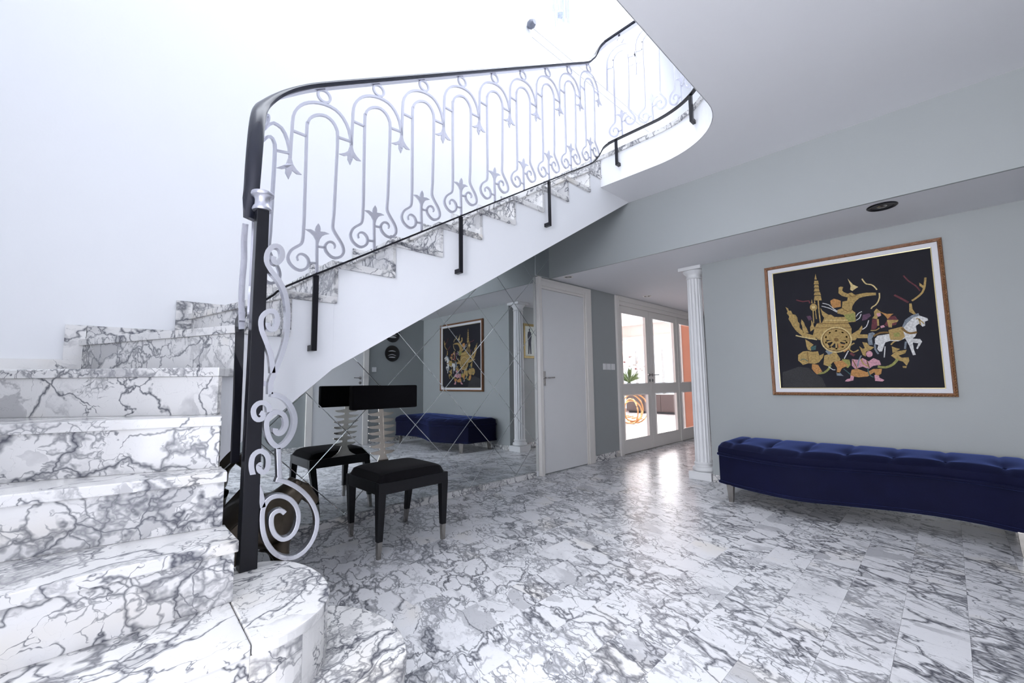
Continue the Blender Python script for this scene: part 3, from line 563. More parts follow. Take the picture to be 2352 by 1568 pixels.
(-0.3081,-0.0946),(-0.3105,-0.1283),(-0.2757,-0.1287)]),('darkgold',5,0.016,[(-0.3256,-0.0575),(-0.343,-0.0879),(-0.3706,-0.1083),(-0.4116,-0.1029)]),('darkgold',5,0.014,[(-0.1481,-0.1131),
(-0.1919,-0.0874),(-0.2431,-0.09)]),('gold',5,0.007,[(-0.4132,0.0009),(-0.4288,0.0004),(-0.4359,-0.0489)]),('gold',5,0.007,[(-0.4287,-0.0009),(-0.4563,-0.04)]),
('gold',3,[(-0.3832,0.1289),(-0.3976,0.1268),(-0.3991,0.082),(-0.4181,0.0359),(-0.4098,0.033),(-0.3784,0.0634)]),('gold',3,0.013,[(-0.4002,0.1485),(-0.4295,0.1694),
(-0.4643,0.205),(-0.4811,0.2549),(-0.4902,0.3193)]),('gold',3,[(-0.4524,0.2864),(-0.4761,0.2558),(-0.4701,0.2383),(-0.4528,0.2598)]),('darkred',2,0.009,[(-0.366,0.3595),
(-0.3918,0.3107),(-0.4317,0.2634),(-0.4522,0.2201)]),('darkred',2,0.014,[(-0.3003,0.2108),(-0.3379,0.1779),(-0.3791,0.1382)]),('darkred',2,0.01,[(0.3729,0.2694),
(0.3226,0.2466),(0.2779,0.2477),(0.2731,0.2241)]),('gold',3,[(0.3272,-0.099),(0.2961,-0.1256),(0.268,-0.154),(0.2918,-0.1748),(0.2901,-0.2064),(0.3133,-0.1975),
(0.322,-0.1652)]),('teal',3,[(0.2877,-0.1691),(0.2487,-0.1613),(0.2562,-0.1995),(0.2886,-0.202)]),('gold',3,[(0.3913,-0.2383),(0.3521,-0.2087),(0.3203,-0.2068),
(0.2771,-0.2169),(0.2399,-0.2139),(0.2315,-0.2529),(0.1977,-0.2363),(0.2059,-0.2689),(0.2392,-0.3131),(0.272,-0.3266),(0.3149,-0.3174),(0.36,-0.3307),(0.3789,-0.3058),
(0.3946,-0.2899)]),('orange',4,[(0.2905,-0.3259),(0.2466,-0.3335),(0.2203,-0.3946),(0.2597,-0.4194),(0.2767,-0.399),(0.2946,-0.3689)]),('darkgold',4,0.006,[(0.3176,-0.2145),
(0.3148,-0.3159)]),('teal',4,0.006,[(0.3766,-0.2907),(0.3502,-0.2768),(0.3201,-0.3007)]),('green',3,0.016,[(0.2591,-0.4105),(0.2103,-0.4065),(0.1722,-0.3726),
(0.1568,-0.3368)]),('greyblue',4,[(0.1857,-0.2186),(0.1596,-0.1858),(0.131,-0.2001),(0.1358,-0.2362),(0.164,-0.2506)]),('gold',3,[(0.1953,-0.2548),(0.1635,-0.2433),
(0.1137,-0.2215),(0.0837,-0.2908),(0.0983,-0.3189),(0.1326,-0.3103),(0.1708,-0.3523),(0.2067,-0.335)]),('orange',4,[(0.133,-0.316),(0.0742,-0.3027),(0.0308,-0.3486),
(0.0788,-0.3697),(0.0989,-0.4121),(0.1191,-0.4116),(0.112,-0.3673)]),('greyblue',4,[(0.1197,-0.403),(0.0972,-0.4049),(0.0731,-0.4368),(0.1188,-0.4331)]),
('green',2,[(0.0733,-0.2899),(0.0229,-0.2994),(0.0177,-0.3456),(0.039,-0.3696),(0.0658,-0.3474)]),('white',5,0.006,[(0.1708,-0.3523),(0.1432,-0.3807),(0.1257,-0.3812)]),
('gold',3,[(-0.0727,-0.1558),(-0.102,-0.1629),(-0.1171,-0.1918),(-0.1459,-0.2041),(-0.1244,-0.2234),(-0.0914,-0.2366),(-0.0858,-0.278),(-0.0679,-0.2631),
(-0.0502,-0.1892),(-0.0715,-0.2117),(-0.0854,-0.207)]),('pink',4,[(-0.1324,-0.2597),(-0.1287,-0.2726),(-0.1203,-0.2818),(-0.1094,-0.2847),(-0.099,-0.2807),
(-0.0919,-0.2707),(-0.0899,-0.2574),(-0.0937,-0.2444),(-0.1022,-0.2353),(-0.1131,-0.2324),(-0.1234,-0.2365),(-0.1305,-0.2465)]),('pink',3,[(0.0058,-0.2945),
(-0.0378,-0.3036),(-0.0661,-0.2895),(-0.1017,-0.3189),(-0.1353,-0.2929),(-0.1714,-0.3151),(-0.1792,-0.3508),(-0.1309,-0.3558),(-0.0972,-0.3822),(-0.0611,-0.3603),
(-0.0105,-0.3796),(0.0107,-0.3494)]),('darkgold',4,0.007,[(0.0006,-0.3004),(-0.0221,-0.3715)]),('darkgold',4,0.007,[(-0.0915,-0.3115),(-0.1031,-0.3741)]),
('gold',4,0.01,[(-0.0547,-0.296),(-0.068,-0.3383),(-0.0987,-0.3602)]),('orange',3,[(0.0131,-0.3845),(-0.0271,-0.3787),(-0.0847,-0.4081),(-0.129,-0.3818),
(-0.1821,-0.3834),(-0.174,-0.4238),(-0.1413,-0.4449),(-0.1323,-0.4092),(-0.0875,-0.4439),(-0.0276,-0.4498),(0.0049,-0.4423),(0.0277,-0.4334)]),('teal',4,0.008,[(-0.0924,-0.3738),
(-0.0992,-0.429),(-0.1242,-0.4501)]),('teal',4,0.008,[(0.0678,-0.3758),(0.0414,-0.4049),(0.0233,-0.4265)]),('pink',4,[(0.0238,-0.4335),(0.0021,-0.441),
(0.0095,-0.4759),(0.0413,-0.484),(0.0666,-0.4823),(0.0512,-0.4641),(0.0283,-0.4581)]),('pink',4,[(-0.1308,-0.4311),(-0.1596,-0.4371),(-0.1615,-0.4541),
(-0.1899,-0.4747),(-0.1788,-0.486),(-0.1324,-0.4815)]),('white',5,0.007,[(0.0573,-0.2892),(0.0244,-0.2226)]),('greyblue',5,0.009,[(-0.0285,-0.3592),(-0.0369,-0.3161),
(-0.0579,-0.2668)]),('white',5,0.007,[(-0.2031,-0.2908),(-0.2146,-0.2019)]),('gold',2,0.01,[(0.0171,-0.2145),(0.009,-0.1795),(-0.0202,-0.1603)]),('gold',2,0.01,[(0.0171,-0.2145),
(-0.0093,-0.2374),(-0.0438,-0.2183)]),('darkred',2,0.02,[(0.0134,-0.2431),(-0.0129,-0.2658)]),('orange',2,[(0.0927,-0.152),(0.0253,-0.1712),(0.0105,-0.2007),
(0.0523,-0.2338),(0.0909,-0.2099)]),('gold',2,[(-0.2447,-0.2781),(-0.2771,-0.2463),(-0.3418,-0.237),(-0.331,-0.2641),(-0.2905,-0.2805),(-0.309,-0.298),
(-0.348,-0.2967),(-0.3508,-0.3244),(-0.3325,-0.3631),(-0.3116,-0.3293),(-0.2771,-0.3145)]),('green',3,0.018,[(-0.1565,-0.3636),(-0.2075,-0.3721),(-0.2548,-0.3469),
(-0.2837,-0.3068)]),('gold',2,[(-0.308,-0.3642),(-0.3333,-0.3651),(-0.3287,-0.3813),(-0.3094,-0.3794)]),('gold',2,0.01,[(-0.251,-0.1909),(-0.273,-0.1656),
(-0.3086,-0.1549)]),('gold',2,[(-0.2551,-0.2046),(-0.284,-0.22),(-0.3033,-0.2279),(-0.2771,-0.2463),(-0.2562,-0.2585)]),('purple',1,[(0.3059,0.1102),(0.2743,0.1102),
(0.2639,0.0787),(0.2898,0.0665)]),('purple',1,[(-0.0915,0.0731),(-0.1353,0.0818),(-0.1445,0.0597),(-0.1101,0.0287),(-0.0827,0.0247)])]}

# ---------------------------------------------------------------- railing
ra = empty('stair_railing', (0.445, 1.87, 0.374), 'silver scrolled iron stair railing with a black handrail and newel post', 'railing')
YR, C1, Z1, SL, MS = 2.13, 0.755, 1.588, 0.602, 0.2965
lowz = lambda x: Z1+SL*(x-C1)
def module(mp, dep, up_fn, parent, name='baluster'):
    """one arch of the railing: mp(u, w) maps local coordinates to space, up_fn(u) the depth direction"""
    def bar(pts, w, k=2, closed=False, taper=None):
        q = smoothline(pts, k) if len(pts) > 2 and not closed else pts
        return MB().sweep([mp(*p) for p in q], w, dep, up=[up_fn(p[0]) for p in q], closed=closed, taper=taper)
    def flat(poly):
        b = MB(); n = len(poly); d = dep*0.35
        vs_ = []
        for s in (-1, 1):
            for p in poly:
                v = Vector(mp(*p)); vs_.append(v+Vector(up_fn(p[0]))*d*s)
        return b.add(vs_, [tuple(range(n-1, -1, -1)), tuple(range(n, 2*n))]+[(i, (i+1) % n, n+(i+1) % n, n+i) for i in range(n)])
    main = bar(DATA['inner'], 0.0125, 2, taper=lambda t: min(1, 0.45+6*min(t, 1-t))).build(name, M['silver'], parent)
    b = bar(DATA['stem'], 0.012, 1)
    for c in DATA['conn']:
        t = bar(c, 0.009, 1); b.add(t.v, t.f)
    b.build('stem', M['silver'], main)
    flat(DATA['fleur']).build('fleur_leaf', M['silver'], main)
    b = bar(DATA['outer'], 0.0125)
    for c in DATA['cross']:
        t = bar(c, 0.010, 1); b.add(t.v, t.f)
    b.build('outer_arch', M['silver'], main)
    flat(DATA['pend']).build('pendant_leaf', M['silver'], main)
    rc = DATA['ringc']; ring = [(rc[0]+0.031*math.cos(a), rc[1]+0.031*math.sin(a)) for a in [2*math.pi*i/24 for i in range(24)]]
    bar(ring, 0.0105, 1, True).build('ring', M['silver'], main)
    bar([(rc[0]-0.004, rc[1]+0.036), (rc[0]-0.004, rc[1]+0.052)], 0.012, 1).build('rail_tab', M['black'], main)
    return main
m0 = module(lambda u, w: (C1+u, YR, Z1+w), 0.012, lambda u: (0, 1, 0), ra)
m0.location = (0, 0, 0)
for k in range(1, 9):
    copy_tree(m0, ra, (MS*k, 0, SL*MS*k))
# path of the railing round the turn: arc length s (s = 0 under the first module, negative towards the newel)
TP = [(0.755, YR), (0.66, YR), (0.60, 2.128), (0.55, 2.115), (0.505, 2.09), (0.47, 2.055), (0.448, 2.01), (0.436, 1.965), (0.428, 1.93), (0.42, 1.80)]
def turn(s):
    if s >= 0: return (C1+s, YR), (1, 0)
    s = -s
    for p, q in zip(TP, TP[1:]):
        l = math.hypot(q[0]-p[0], q[1]-p[1])
        if s <= l or q is TP[-1]:
            t = s/l; return (p[0]+(q[0]-p[0])*t, p[1]+(q[1]-p[1])*t), ((p[0]-q[0])/l, (p[1]-q[1])/l)
        s -= l
def turnmap(c, zc, slope):
    def f(u, w):
        (x, y), t = turn(c+u); k = 0.80+0.20*min(1, max(0, (u-0.0)/0.12))
        if w > 0.5: w = 0.5+(w-0.5)*k
        return (x, y, zc+w+slope*min(0.0, u-0.06))
    def g_(u):
        (x, y), t = turn(c+u); return (-t[1], t[0], 0)
    return f, g_
f, g_ = turnmap(-MS, lowz(C1-MS), 0.6)
module(f, 0.012, g_, ra)
lp = [(3.45+0, YR, 0)]
# lower rail, from the newel foot up the flight and round the landing
landing = [(3.30, 2.0), (3.30, 1.62)] + [(3.30-0.48*(1-math.cos(math.pi/2*i/10)), 1.62-0.59*math.sin(math.pi/2*i/10)) for i in range(1, 11)] + [(2.3, 1.03), (1.2, 1.03)]
low = [(0.399, 1.905, 0.76), (0.398, 1.908, 1.0), (0.397, 1.912, 1.18), (0.400, 1.93, 1.255), (0.405, 1.97, 1.295), (0.425, 2.03, 1.335), (0.46, 2.08, 1.375), (0.505, 2.112, 1.412), (0.56, 2.127, 1.455), (0.62, YR, lowz(0.62))]
low += [(0.62+0.25*i, YR, lowz(0.62+0.25*i)) for i in range(1, 11)] + [(3.20, 2.125, 3.085), (3.245, 2.115, 3.14), (3.275, 2.09, 3.205), (3.295, 2.05, 3.235)] + [(x, y, 3.245) for x, y in landing]
MB().sweep(smoothline(low, 2), 0.030, 0.009).build('bottom_rail', M['black'], ra)
hand = [(0.4175, 1.923, 1.715), (0.417, 1.925, 1.80), (0.420, 1.93, 1.90), (0.425, 1.942, 2.01), (0.434, 1.968, 2.12), (0.449, 2.01, 2.215), (0.47, 2.055, 2.285), (0.505, 2.09, 2.345), (0.55, 2.115, 2.405), (0.60, 2.128, 2.455), (0.66, YR, 2.503), (0.72, YR, 2.545)]
hand += [(0.85+0.25*i, YR, lowz(0.85+0.25*i)+0.98) for i in range(0, 10)] + [(3.17, 2.125, 4.045), (3.235, 2.12, 4.12), (3.275, 2.09, 4.20), (3.295, 2.05, 4.235)] + [(x, y, 4.245) for x, y in landing]
hp = smoothline(hand, 3)
hb = MB()
# rounded handrail section
pts = [Vector(p) for p in hp]; sec = [(-0.027, -0.009), (-0.030, 0.003), (-0.023, 0.012), (-0.009, 0.017), (0.009, 0.017), (0.023, 0.012), (0.030, 0.003), (0.027, -0.009)]
vs_ = []; nsec = len(sec)
for i, p in enumerate(pts):
    t = (pts[min(i+1, len(pts)-1)]-pts[max(i-1, 0)]).normalized(); sd = Vector((t.y, -t.x, 0)).normalized(); U = sd.cross(t)
    vs_ += [p+sd*a+U*b for a, b in sec]
hb.add(vs_, [(i*nsec+j, i*nsec+(j+1) % nsec, (i+1)*nsec+(j+1) % nsec, (i+1)*nsec+j) for i in range(len(pts)-1) for j in range(nsec)]+[tuple(range(nsec)), tuple((len(pts)-1)*nsec+nsec-1-j for j in range(nsec))])
hrail = hb.build('handrail', M['rail'], ra, smooth=True)
MB().sweep([(p[0], p[1], p[2]-0.0) for p in [Vector(q) for q in hp][3:]], 0.034, 0.006).build('rail_strip', M['silver'], hrail).location = (0, 0, -0.0145)
# brackets down to the stringer and the landing edge
for k in (0, 3, 6):
    x = C1+MS*k-0.004; z = lowz(x)
    MB().box(x-0.013, x+0.013, YR-0.006, YR+0.006, z-0.375, z-0.004).box(x-0.013, x+0.013, YR+0.006, 2.1795, z-0.375, z-0.347).build('bracket', M['black'], ra, bevel=0.001)
MB().box(3.294, 3.306, 1.957, 1.983, 3.005, 3.242).box(3.306, 3.347, 1.957, 1.983, 3.005, 3.033).build('bracket', M['black'], ra, bevel=0.001)
MB().box(3.174, 3.200, 1.226, 1.250, 3.03, 3.242).box(3.200, 3.238, 1.226, 1.250, 3.03, 3.058).build('bracket', M['black'], ra, bevel=0.001)
# landing arches, level
lpath = [(3.30, 2.1)] + landing
def along(s):
    for a, b in zip(lpath, lpath[1:]):
        l = math.hypot(b[0]-a[0], b[1]-a[1])
        if s <= l: t = s/l; return (a[0]+(b[0]-a[0])*t, a[1]+(b[1]-a[1])*t), ((b[0]-a[0])/l, (b[1]-a[1])/l)
        s -= l
    return b, (-1, 0)
for k in range(6):
    c = 0.20+MS*k
    def fm_(u, w, c=c):
        (x, y), t = along(c+u); return (x, y, 3.25+w-0.30*u)
    def gm_(u, c=c):
        (x, y), t = along(c+u); return (-t[1], t[0], 0)
    module(fm_, 0.012, gm_, ra)
# newel: tapering square post, capital, scrolls
nx, ny = 0.445, 1.872
a, b = 0.029, 0.021
post = MB().add([(nx-a, ny-a, 0.3745), (nx+a, ny-a, 0.3745), (nx+a, ny+a, 0.3745), (nx-a, ny+a, 0.3745), (nx-b, ny-b, 1.745), (nx+b, ny-b, 1.745), (nx+b, ny+b, 1.745), (nx-b, ny+b, 1.745)],
                [(0, 3, 2, 1), (4, 5, 6, 7), (0, 1, 5, 4), (1, 2, 6, 5), (2, 3, 7, 6), (3, 0, 4, 7)]).build('newel_post', M['black'], ra, bevel=0.002)
MB().lathe([(0.0, 1.742), (0.034, 1.742), (0.036, 1.748), (0.033, 1.757), (0.028, 1.765), (0.027, 1.785), (0.031, 1.797), (0.040, 1.803), (0.042, 1.81), (0.040, 1.817), (0.030, 1.820), (0.0, 1.821)], (nx, ny, 0), 24).build('capital', M['silver'], post, smooth=True)
for i, s in enumerate(DATA['scrolls']):
    q = smoothline(s, 3) if len(s) > 2 else s
    MB().sweep([(x, 1.86, z) for x, z in q], 0.0185, 0.030, up=(0, 1, 0)).build('scroll', M['silver2'], ra, bevel=0.003)
for z in (1.055+0.0, 0.80): MB().box(0.466, 0.480, 1.852, 1.868, z-0.010, z+0.010).build('scroll_clip', M['silver'], ra)
# edge-on scrolls between the turn and the post
es = [(0.0, 1.30), (0.02, 1.36), (0.03, 1.45), (0.015, 1.55), (0.03, 1.63), (0.02, 1.70)]
MB().sweep(smoothline([(0.405, 1.925+q, z) for q, z in es], 3), 0.013, 0.02, up=(1, 0, 0)).build('scroll', M['silver'], ra)
MB().sweep(smoothline([(0.407, 1.93+0.4*q, z-0.36) for q, z in es], 3), 0.013, 0.02, up=(1, 0, 0)).build('scroll', M['silver'], ra)

# ---------------------------------------------------------------- fluted column
co = empty('column', (4.705, 1.9, 0), 'white fluted column at the end of the grey wall', 'column')
cx_, cy_ = 4.705, 1.9
M['colw'] = mat('white_column_paint', (0.74, 0.745, 0.765), 0.45, var=0.02)
box('plinth', (cx_-0.117, cx_+0.117, cy_-0.117, cy_+0.117, 0.001, 0.085), M['colw'], co, 0.003)
MB().lathe([(0.0, 0.085), (0.100, 0.085), (0.110, 0.093), (0.113, 0.108), (0.108, 0.124), (0.096, 0.134), (0.090, 0.138), (0.088, 0.150), (0.094, 0.158), (0.094, 0.168), (0.086, 0.176), (0.083, 0.182), (0.0, 0.182)], (cx_, cy_, 0), 40).build('base', M['colw'], co, smooth=True)
sh = MB(); seg = 96; prof = [(0.083, 0.182), (0.0825, 0.21), (0.0815, 0.7), (0.079, 1.3), (0.0745, 1.9), (0.0725, 2.13), (0.0725, 2.155)]
vs_ = []
for r, h in prof:
    fl = 0.0 if h < 0.2 or h > 2.14 else 1.0
    for j in range(seg):
        an = 2*math.pi*j/seg; ph = (j % 6)/6.0; k = r-fl*0.0085*max(0.0, math.sin(math.pi*ph))**0.7
        vs_.append((cx_+k*math.cos(an), cy_+k*math.sin(an), h))
sh.add(vs_, [(i*seg+j, i*seg+(j+1) % seg, (i+1)*seg+(j+1) % seg, (i+1)*seg+j) for i in range(len(prof)-1) for j in range(seg)]); sh.build('shaft', M['colw'], co, smooth=True)
MB().lathe([(0.0, 2.15), (0.0725, 2.15), (0.082, 2.156), (0.082, 2.168), (0.076, 2.172), (0.078, 2.195), (0.090, 2.21), (0.104, 2.225), (0.112, 2.240), (0.0, 2.242)], (cx_, cy_, 0), 40).build('capital', M['colw'], co, smooth=True)
box('abacus', (cx_-0.122, cx_+0.122, cy_-0.122, cy_+0.122, 2.242, HS-0.001), M['colw'], co, 0.003)

# ---------------------------------------------------------------- framed picture
pa = empty('framed_picture', (4.6, 0.565, 1.5), 'large square black picture with gold chariot, archer and white horses in a brown carved frame', 'picture')
pyc, pzc = 0.567, 1.504
def frame(parent, name, half_o, half_i, prof, m, bev=0.0):
    """rectangular moulding in the plane of the wall x = XP; prof: (fraction, proud distance)"""
    b = MB(); ring = []
    for fr, d in prof:
        hy = half_o[0]+(half_i[0]-half_o[0])*fr; hz = half_o[1]+(half_i[1]-half_o[1])*fr
        ring.append([(XP-d, pyc+sy*hy, pzc+sz*hz) for sy, sz in ((-1, -1), (1, -1), (1, 1), (-1, 1))])
    vs_ = [p for r_ in ring for p in r_]; n = len(ring)
    return b.add(vs_, [(i*4+j, i*4+(j+1) % 4, (i+1)*4+(j+1) % 4, (i+1)*4+j) for i in range(n-1) for j in range(4)]).build(name, m, parent)
fr_ = frame(pa, 'frame', (0.608, 0.609), (0.580, 0.581), [(0, 0.001), (0, 0.03), (0.15, 0.038), (0.4, 0.036), (0.55, 0.043), (0.85, 0.040), (1, 0.030), (1, 0.01)], M['framewood'])
bead = MB().lathe([(0.0, -0.007), (0.005, -0.0045), (0.007, 0), (0.005, 0.0045), (0.0, 0.007)], (0, 0, 0), 8).mesh('bead', smooth=True); bead.materials.append(mat('worn_gilt', (0.33, 0.17, 0.07), 0.35, 0.4, var=0.4, vscale=80))
bd = []
for i in range(60):
    t = -0.59+i*0.02
    bd += [(XP-0.038, pyc+t, pzc-0.598), (XP-0.038, pyc-0.598, pzc+t)]
for p in bd:
    o = bpy.data.objects.new('bead', bead); o.location = Vector(p)-Vector((4.6, 0.565, 1.5)); link(o, fr_)
frame(pa, 'mat_board', (0.580, 0.581), (0.544, 0.545), [(0, 0.008), (0, 0.026), (0.9, 0.022), (1, 0.016), (1, 0.01)], M['linen'])
frame(pa, 'gilt_fillet', (0.546, 0.547), (0.540, 0.541), [(0, 0.010), (0, 0.020), (1, 0.019), (1, 0.010)], mat('gilt', (0.40, 0.34, 0.18), 0.35, 0.5))
box('canvas', (XP-0.014, XP-0.006, pyc-0.542, pyc+0.542, pzc-0.543, pzc+0.543), M['canvas'], pa)
PC = {'gold': (0.36, 0.245, 0.085), 'lightgold': (0.56, 0.44, 0.21), 'darkgold': (0.17, 0.095, 0.025), 'orange': (0.42, 0.20, 0.055), 'white': (0.58, 0.59, 0.63), 'greyblue': (0.17, 0.20, 0.24), 'pink': (0.52, 0.26, 0.32), 'darkred': (0.10, 0.012, 0.022), 'green': (0.24, 0.24, 0.06), 'teal': (0.03, 0.09, 0.09), 'hill': (0.013, 0.013, 0.016), 'purple': (0.08, 0.03, 0.07)}
for k, v in PC.items(): M['p_'+k] = mat('embroidery_'+k, v, 0.55, 0.25 if 'gold' in k else 0.0, var=0.75, vscale=75, bump=0.5, bscale=160)
NM = {'gold': 'gold_figure', 'lightgold': 'pale_gold_outline', 'darkgold': 'dark_gold_band', 'orange': 'orange_drapery', 'white': 'white_figure', 'greyblue': 'grey_figure', 'pink': 'pink_figure', 'darkred': 'red_pennant', 'green': 'green_sash', 'teal': 'teal_sash', 'hill': 'dark_hill', 'purple': 'purple_blossom'}
for e in DATA['pict']:
    m_, lay = e[0], e[1]; b = MB(); x = XP-0.0145-lay*0.0008
    if len(e) == 3: b.prism([(y_+0.56, z_+1.5) for y_, z_ in e[2]], x-0.0007, XP-0.0142, YZ)
    else:
        q = smoothline(e[3], 2) if len(e[3]) > 2 else e[3]
        b.sweep([(x, y_+0.56, z_+1.5) for y_, z_ in q], e[2], 0.0016, up=(1, 0, 0))
    b.build(NM[m_], M['p_'+m_], pa)

# ---------------------------------------------------------------- serpentine bench
be = empty('upholstered_bench', (4.2, 0.58, 0), 'long navy blue velvet bench with a serpentine front and tufted seat', 'bench')
fx = [(1.49, 4.03), (1.35, 3.955), (1.1, 3.86), (0.95, 3.825), (0.8, 3.82), (0.57, 3.895), (0.34, 3.965), (0.13, 4.0), (-0.06, 3.975), (-0.23, 3.90), (-0.33, 3.86)]
fr2 = smoothline(fx, 6); ny_ = len(fr2)
def benchloft(prof, sub=None, y_in=0.0):
    """prof(i) -> list of (t, z, extra): t=0 front line, 1 back"""
    b = MB(); vs_ = []; np_ = None
    for i, (y, xf) in enumerate(fr2):
        row_ = prof(i, y, xf); np_ = len(row_); vs_ += row_
    fs = [(i*np_+j, i*np_+(j+1) % np_, (i+1)*np_+(j+1) % np_, (i+1)*np_+j) for i in range(ny_-1) for j in range(np_)]
    fs += [tuple(range(np_)), tuple((ny_-1)*np_+np_-1-j for j in range(np_))]
    return b.add(vs_, fs)
XBK = 4.585
benchloft(lambda i, y, xf: [(xf, y, 0.145), (xf, y, 0.385), (XBK, y, 0.385), (XBK, y, 0.145)]).build('body', M['velvet'], be)
btn = [(1.49-0.26*(k+0.5), ) for k in range(7)]
def cush(i, y, xf):
    e = min(1.0, (1.49-y)/0.05+0.02, (y+0.33)/0.05+0.02); e = max(0.0, e); rr = math.sqrt(max(0, 1-(1-e)**2))
    out = [(xf-0.006, y, 0.398), (xf-0.016, y, 0.415), (xf-0.016, y, 0.415+0.04*rr)]
    zt = 0.452+0.042*rr; n = 12
    for k in range(n+1):
        t = k/n; x = xf+0.0+(XBK-xf)*t; edge_ = math.sqrt(max(0.0, 1-(1-min(1, t/0.12))**2))*math.sqrt(max(0.0, 1-(1-min(1, (1-t)/0.12+0.05))**2)) if t < 0.95 else 0.5
        z = 0.452+(zt-0.452)*max(edge_, 0.25)
        for (by,) in btn:
            d2 = ((y-by)/0.06)**2+((t-0.33)/0.16)**2; z -= 0.024*math.exp(-d2)
            z -= 0.010*math.exp(-((y-by)/0.016)**2)*(0.3+0.7*min(1, t/0.1))
        out.append((x, y, z))
    out += [(XBK, y, 0.398)]
    return out
fr_save = fr2
fr2 = smoothline(fx, 14); ny_ = len(fr2)
cu = benchloft(cush).build('seat_cushion', M['velvet'], be, smooth=True)
fr2 = fr_save; ny_ = len(fr2)
for (by,) in btn:
    xf = min(fr2, key=lambda p: abs(p[0]-by))[1]; MB().lathe([(0.0, -0.004), (0.010, -0.003), (0.012, 0.002), (0.008, 0.006), (0, 0.007)], (xf+(XBK-xf)*0.33, by, 0.464), 12).build('button', M['velvet'], cu, smooth=True)
def pipe(z, r, o):
    loop = [(xf-o, y, z) for y, xf in fr2] + [(XBK, -0.335, z), (XBK, 1.495, z)]
    MB().tube(loop, r, 10, closed=True).build('piping', M['velvet'], be, smooth=True)
pipe(0.391, 0.013, 0.008); pipe(0.150, 0.012, 0.006)
for (x, y) in ((3.975, 1.385), (3.90, -0.235), (4.52, 1.40), (4.52, -0.25)):
    b = MB(); a, c = 0.026, 0.016
    b.add([(x-c, y-c, 0.001), (x+c, y-c, 0.001), (x+c, y+c, 0.001), (x-c, y+c, 0.001), (x-a, y-a, 0.146), (x+a, y-a, 0.146), (x+a, y+a, 0.146), (x-a, y+a, 0.146)], [(0, 3, 2, 1), (4, 5, 6, 7), (0, 1, 5, 4), (1, 2, 6, 5), (2, 3, 7, 6), (3, 0, 4, 7)]).build('leg', M['cap'], be, bevel=0.001)

# ---------------------------------------------------------------- chair with the fishbone back
ch = empty('chair', (1.52, 2.72, 0), 'black chair with a chrome fishbone back in front of the mirror', 'chair')
for (x, y, fx_, fy_) in ((1.297, 2.487, 1.283, 2.475), (1.757, 2.487, 1.748, 2.475), (1.757, 2.905, 1.765, 2.985), (1.297, 2.905, 1.335, 2.975)):
    def sec_(t, h, dz): return (fx_+(x-fx_)*t, fy_+(y-fy_)*t, h, 0.0125+0.0125*t)
    def leg_(z0, z1, g):
        v = []
        for z in (z0, z1):
            t = z/0.40; X, Y_, s = fx_+(x-fx_)*t, fy_+(y-fy_)*t, 0.0125+0.0125*t+g
            v += [(X-s, Y_-s, z), (X+s, Y_-s, z), (X+s, Y_+s, z), (X-s, Y_+s, z)]
        return MB().add(v, [(0, 3, 2, 1), (4, 5, 6, 7), (0, 1, 5, 4), (1, 2, 6, 5), (2, 3, 7, 6), (3, 0, 4, 7)])
    lg = leg_(0.10, 0.385, 0.001).build('leg', M['blackwood'], ch, bevel=0.002)
    leg_(0.001, 0.10, -0.001).build('foot_cap', M['cap'], lg)
MB().box(1.272, 1.782, 2.462, 2.505, 0.372, 0.442).box(1.272, 1.782, 2.89, 2.93, 0.372, 0.442).box(1.272, 1.312, 2.505, 2.89, 0.372, 0.442).box(1.742, 1.782, 2.505, 2.89, 0.372, 0.442).build('seat_frame', M['blackwood'], ch, bevel=0.003)
sc_ = MB(); gx, gy = 18, 16; vs_ = []
for j in range(gy+1):
    for i in range(gx+1):
        u, v = -1+2*i/gx, -1+2*j/gy
        x, y = 1.527+0.248*u, 2.696+0.226*v
        z = 0.437+0.068*(max(0, 1-abs(u)**7)*max(0, 1-abs(v)**7))**0.42
        vs_.append((x, y, z))
sc_.add(vs_, [(j*(gx+1)+i, j*(gx+1)+i+1, (j+1)*(gx+1)+i+1, (j+1)*(gx+1)+i) for j in range(gy) for i in range(gx)])
sc_.box(1.285, 1.769, 2.475, 2.917, 0.425, 0.4375); sc_.build('seat_cushion', M['blackfab'], ch, smooth=True)
# spine and ribs: flat chrome plate, leaning back
SY = lambda z: 2.925+0.06*(z-0.40)/0.5
LN = lambda u, v, w: (1.545+u, SY(v)+w, v)
spb = MB().prism([(-0.105, 0.445), (0.105, 0.445), (0.075, 0.462), (0.045, 0.485), (0.024, 0.53), (0.019, 0.60), (0.019, 0.875), (-0.019, 0.875), (-0.019, 0.60), (-0.024, 0.53), (-0.045, 0.485), (-0.075, 0.462)], -0.006, 0.006, LN).build('spine', M['steel'], ch, bevel=0.0015)
for k in range(7):
    z = 0.548+k*0.046; l = 0.106-0.003*abs(k-4)
    for s in (-1, 1):
        pl = [(s*0.012, z-0.017), (s*0.035, z-0.013), (s*l*0.75, z-0.009), (s*l, z+0.002), (s*l*0.98, z+0.009), (s*0.06, z+0.010), (s*0.032, z+0.014), (s*0.012, z+0.019)]
        MB().prism(pl, -0.007, 0.007, LN).build('rib', M['steel'], spb)
MB().box(1.315, 1.842, 2.955, 3.015, 0.862, 1.035).build('headrest', M['blackfab'], ch, bevel=0.012)

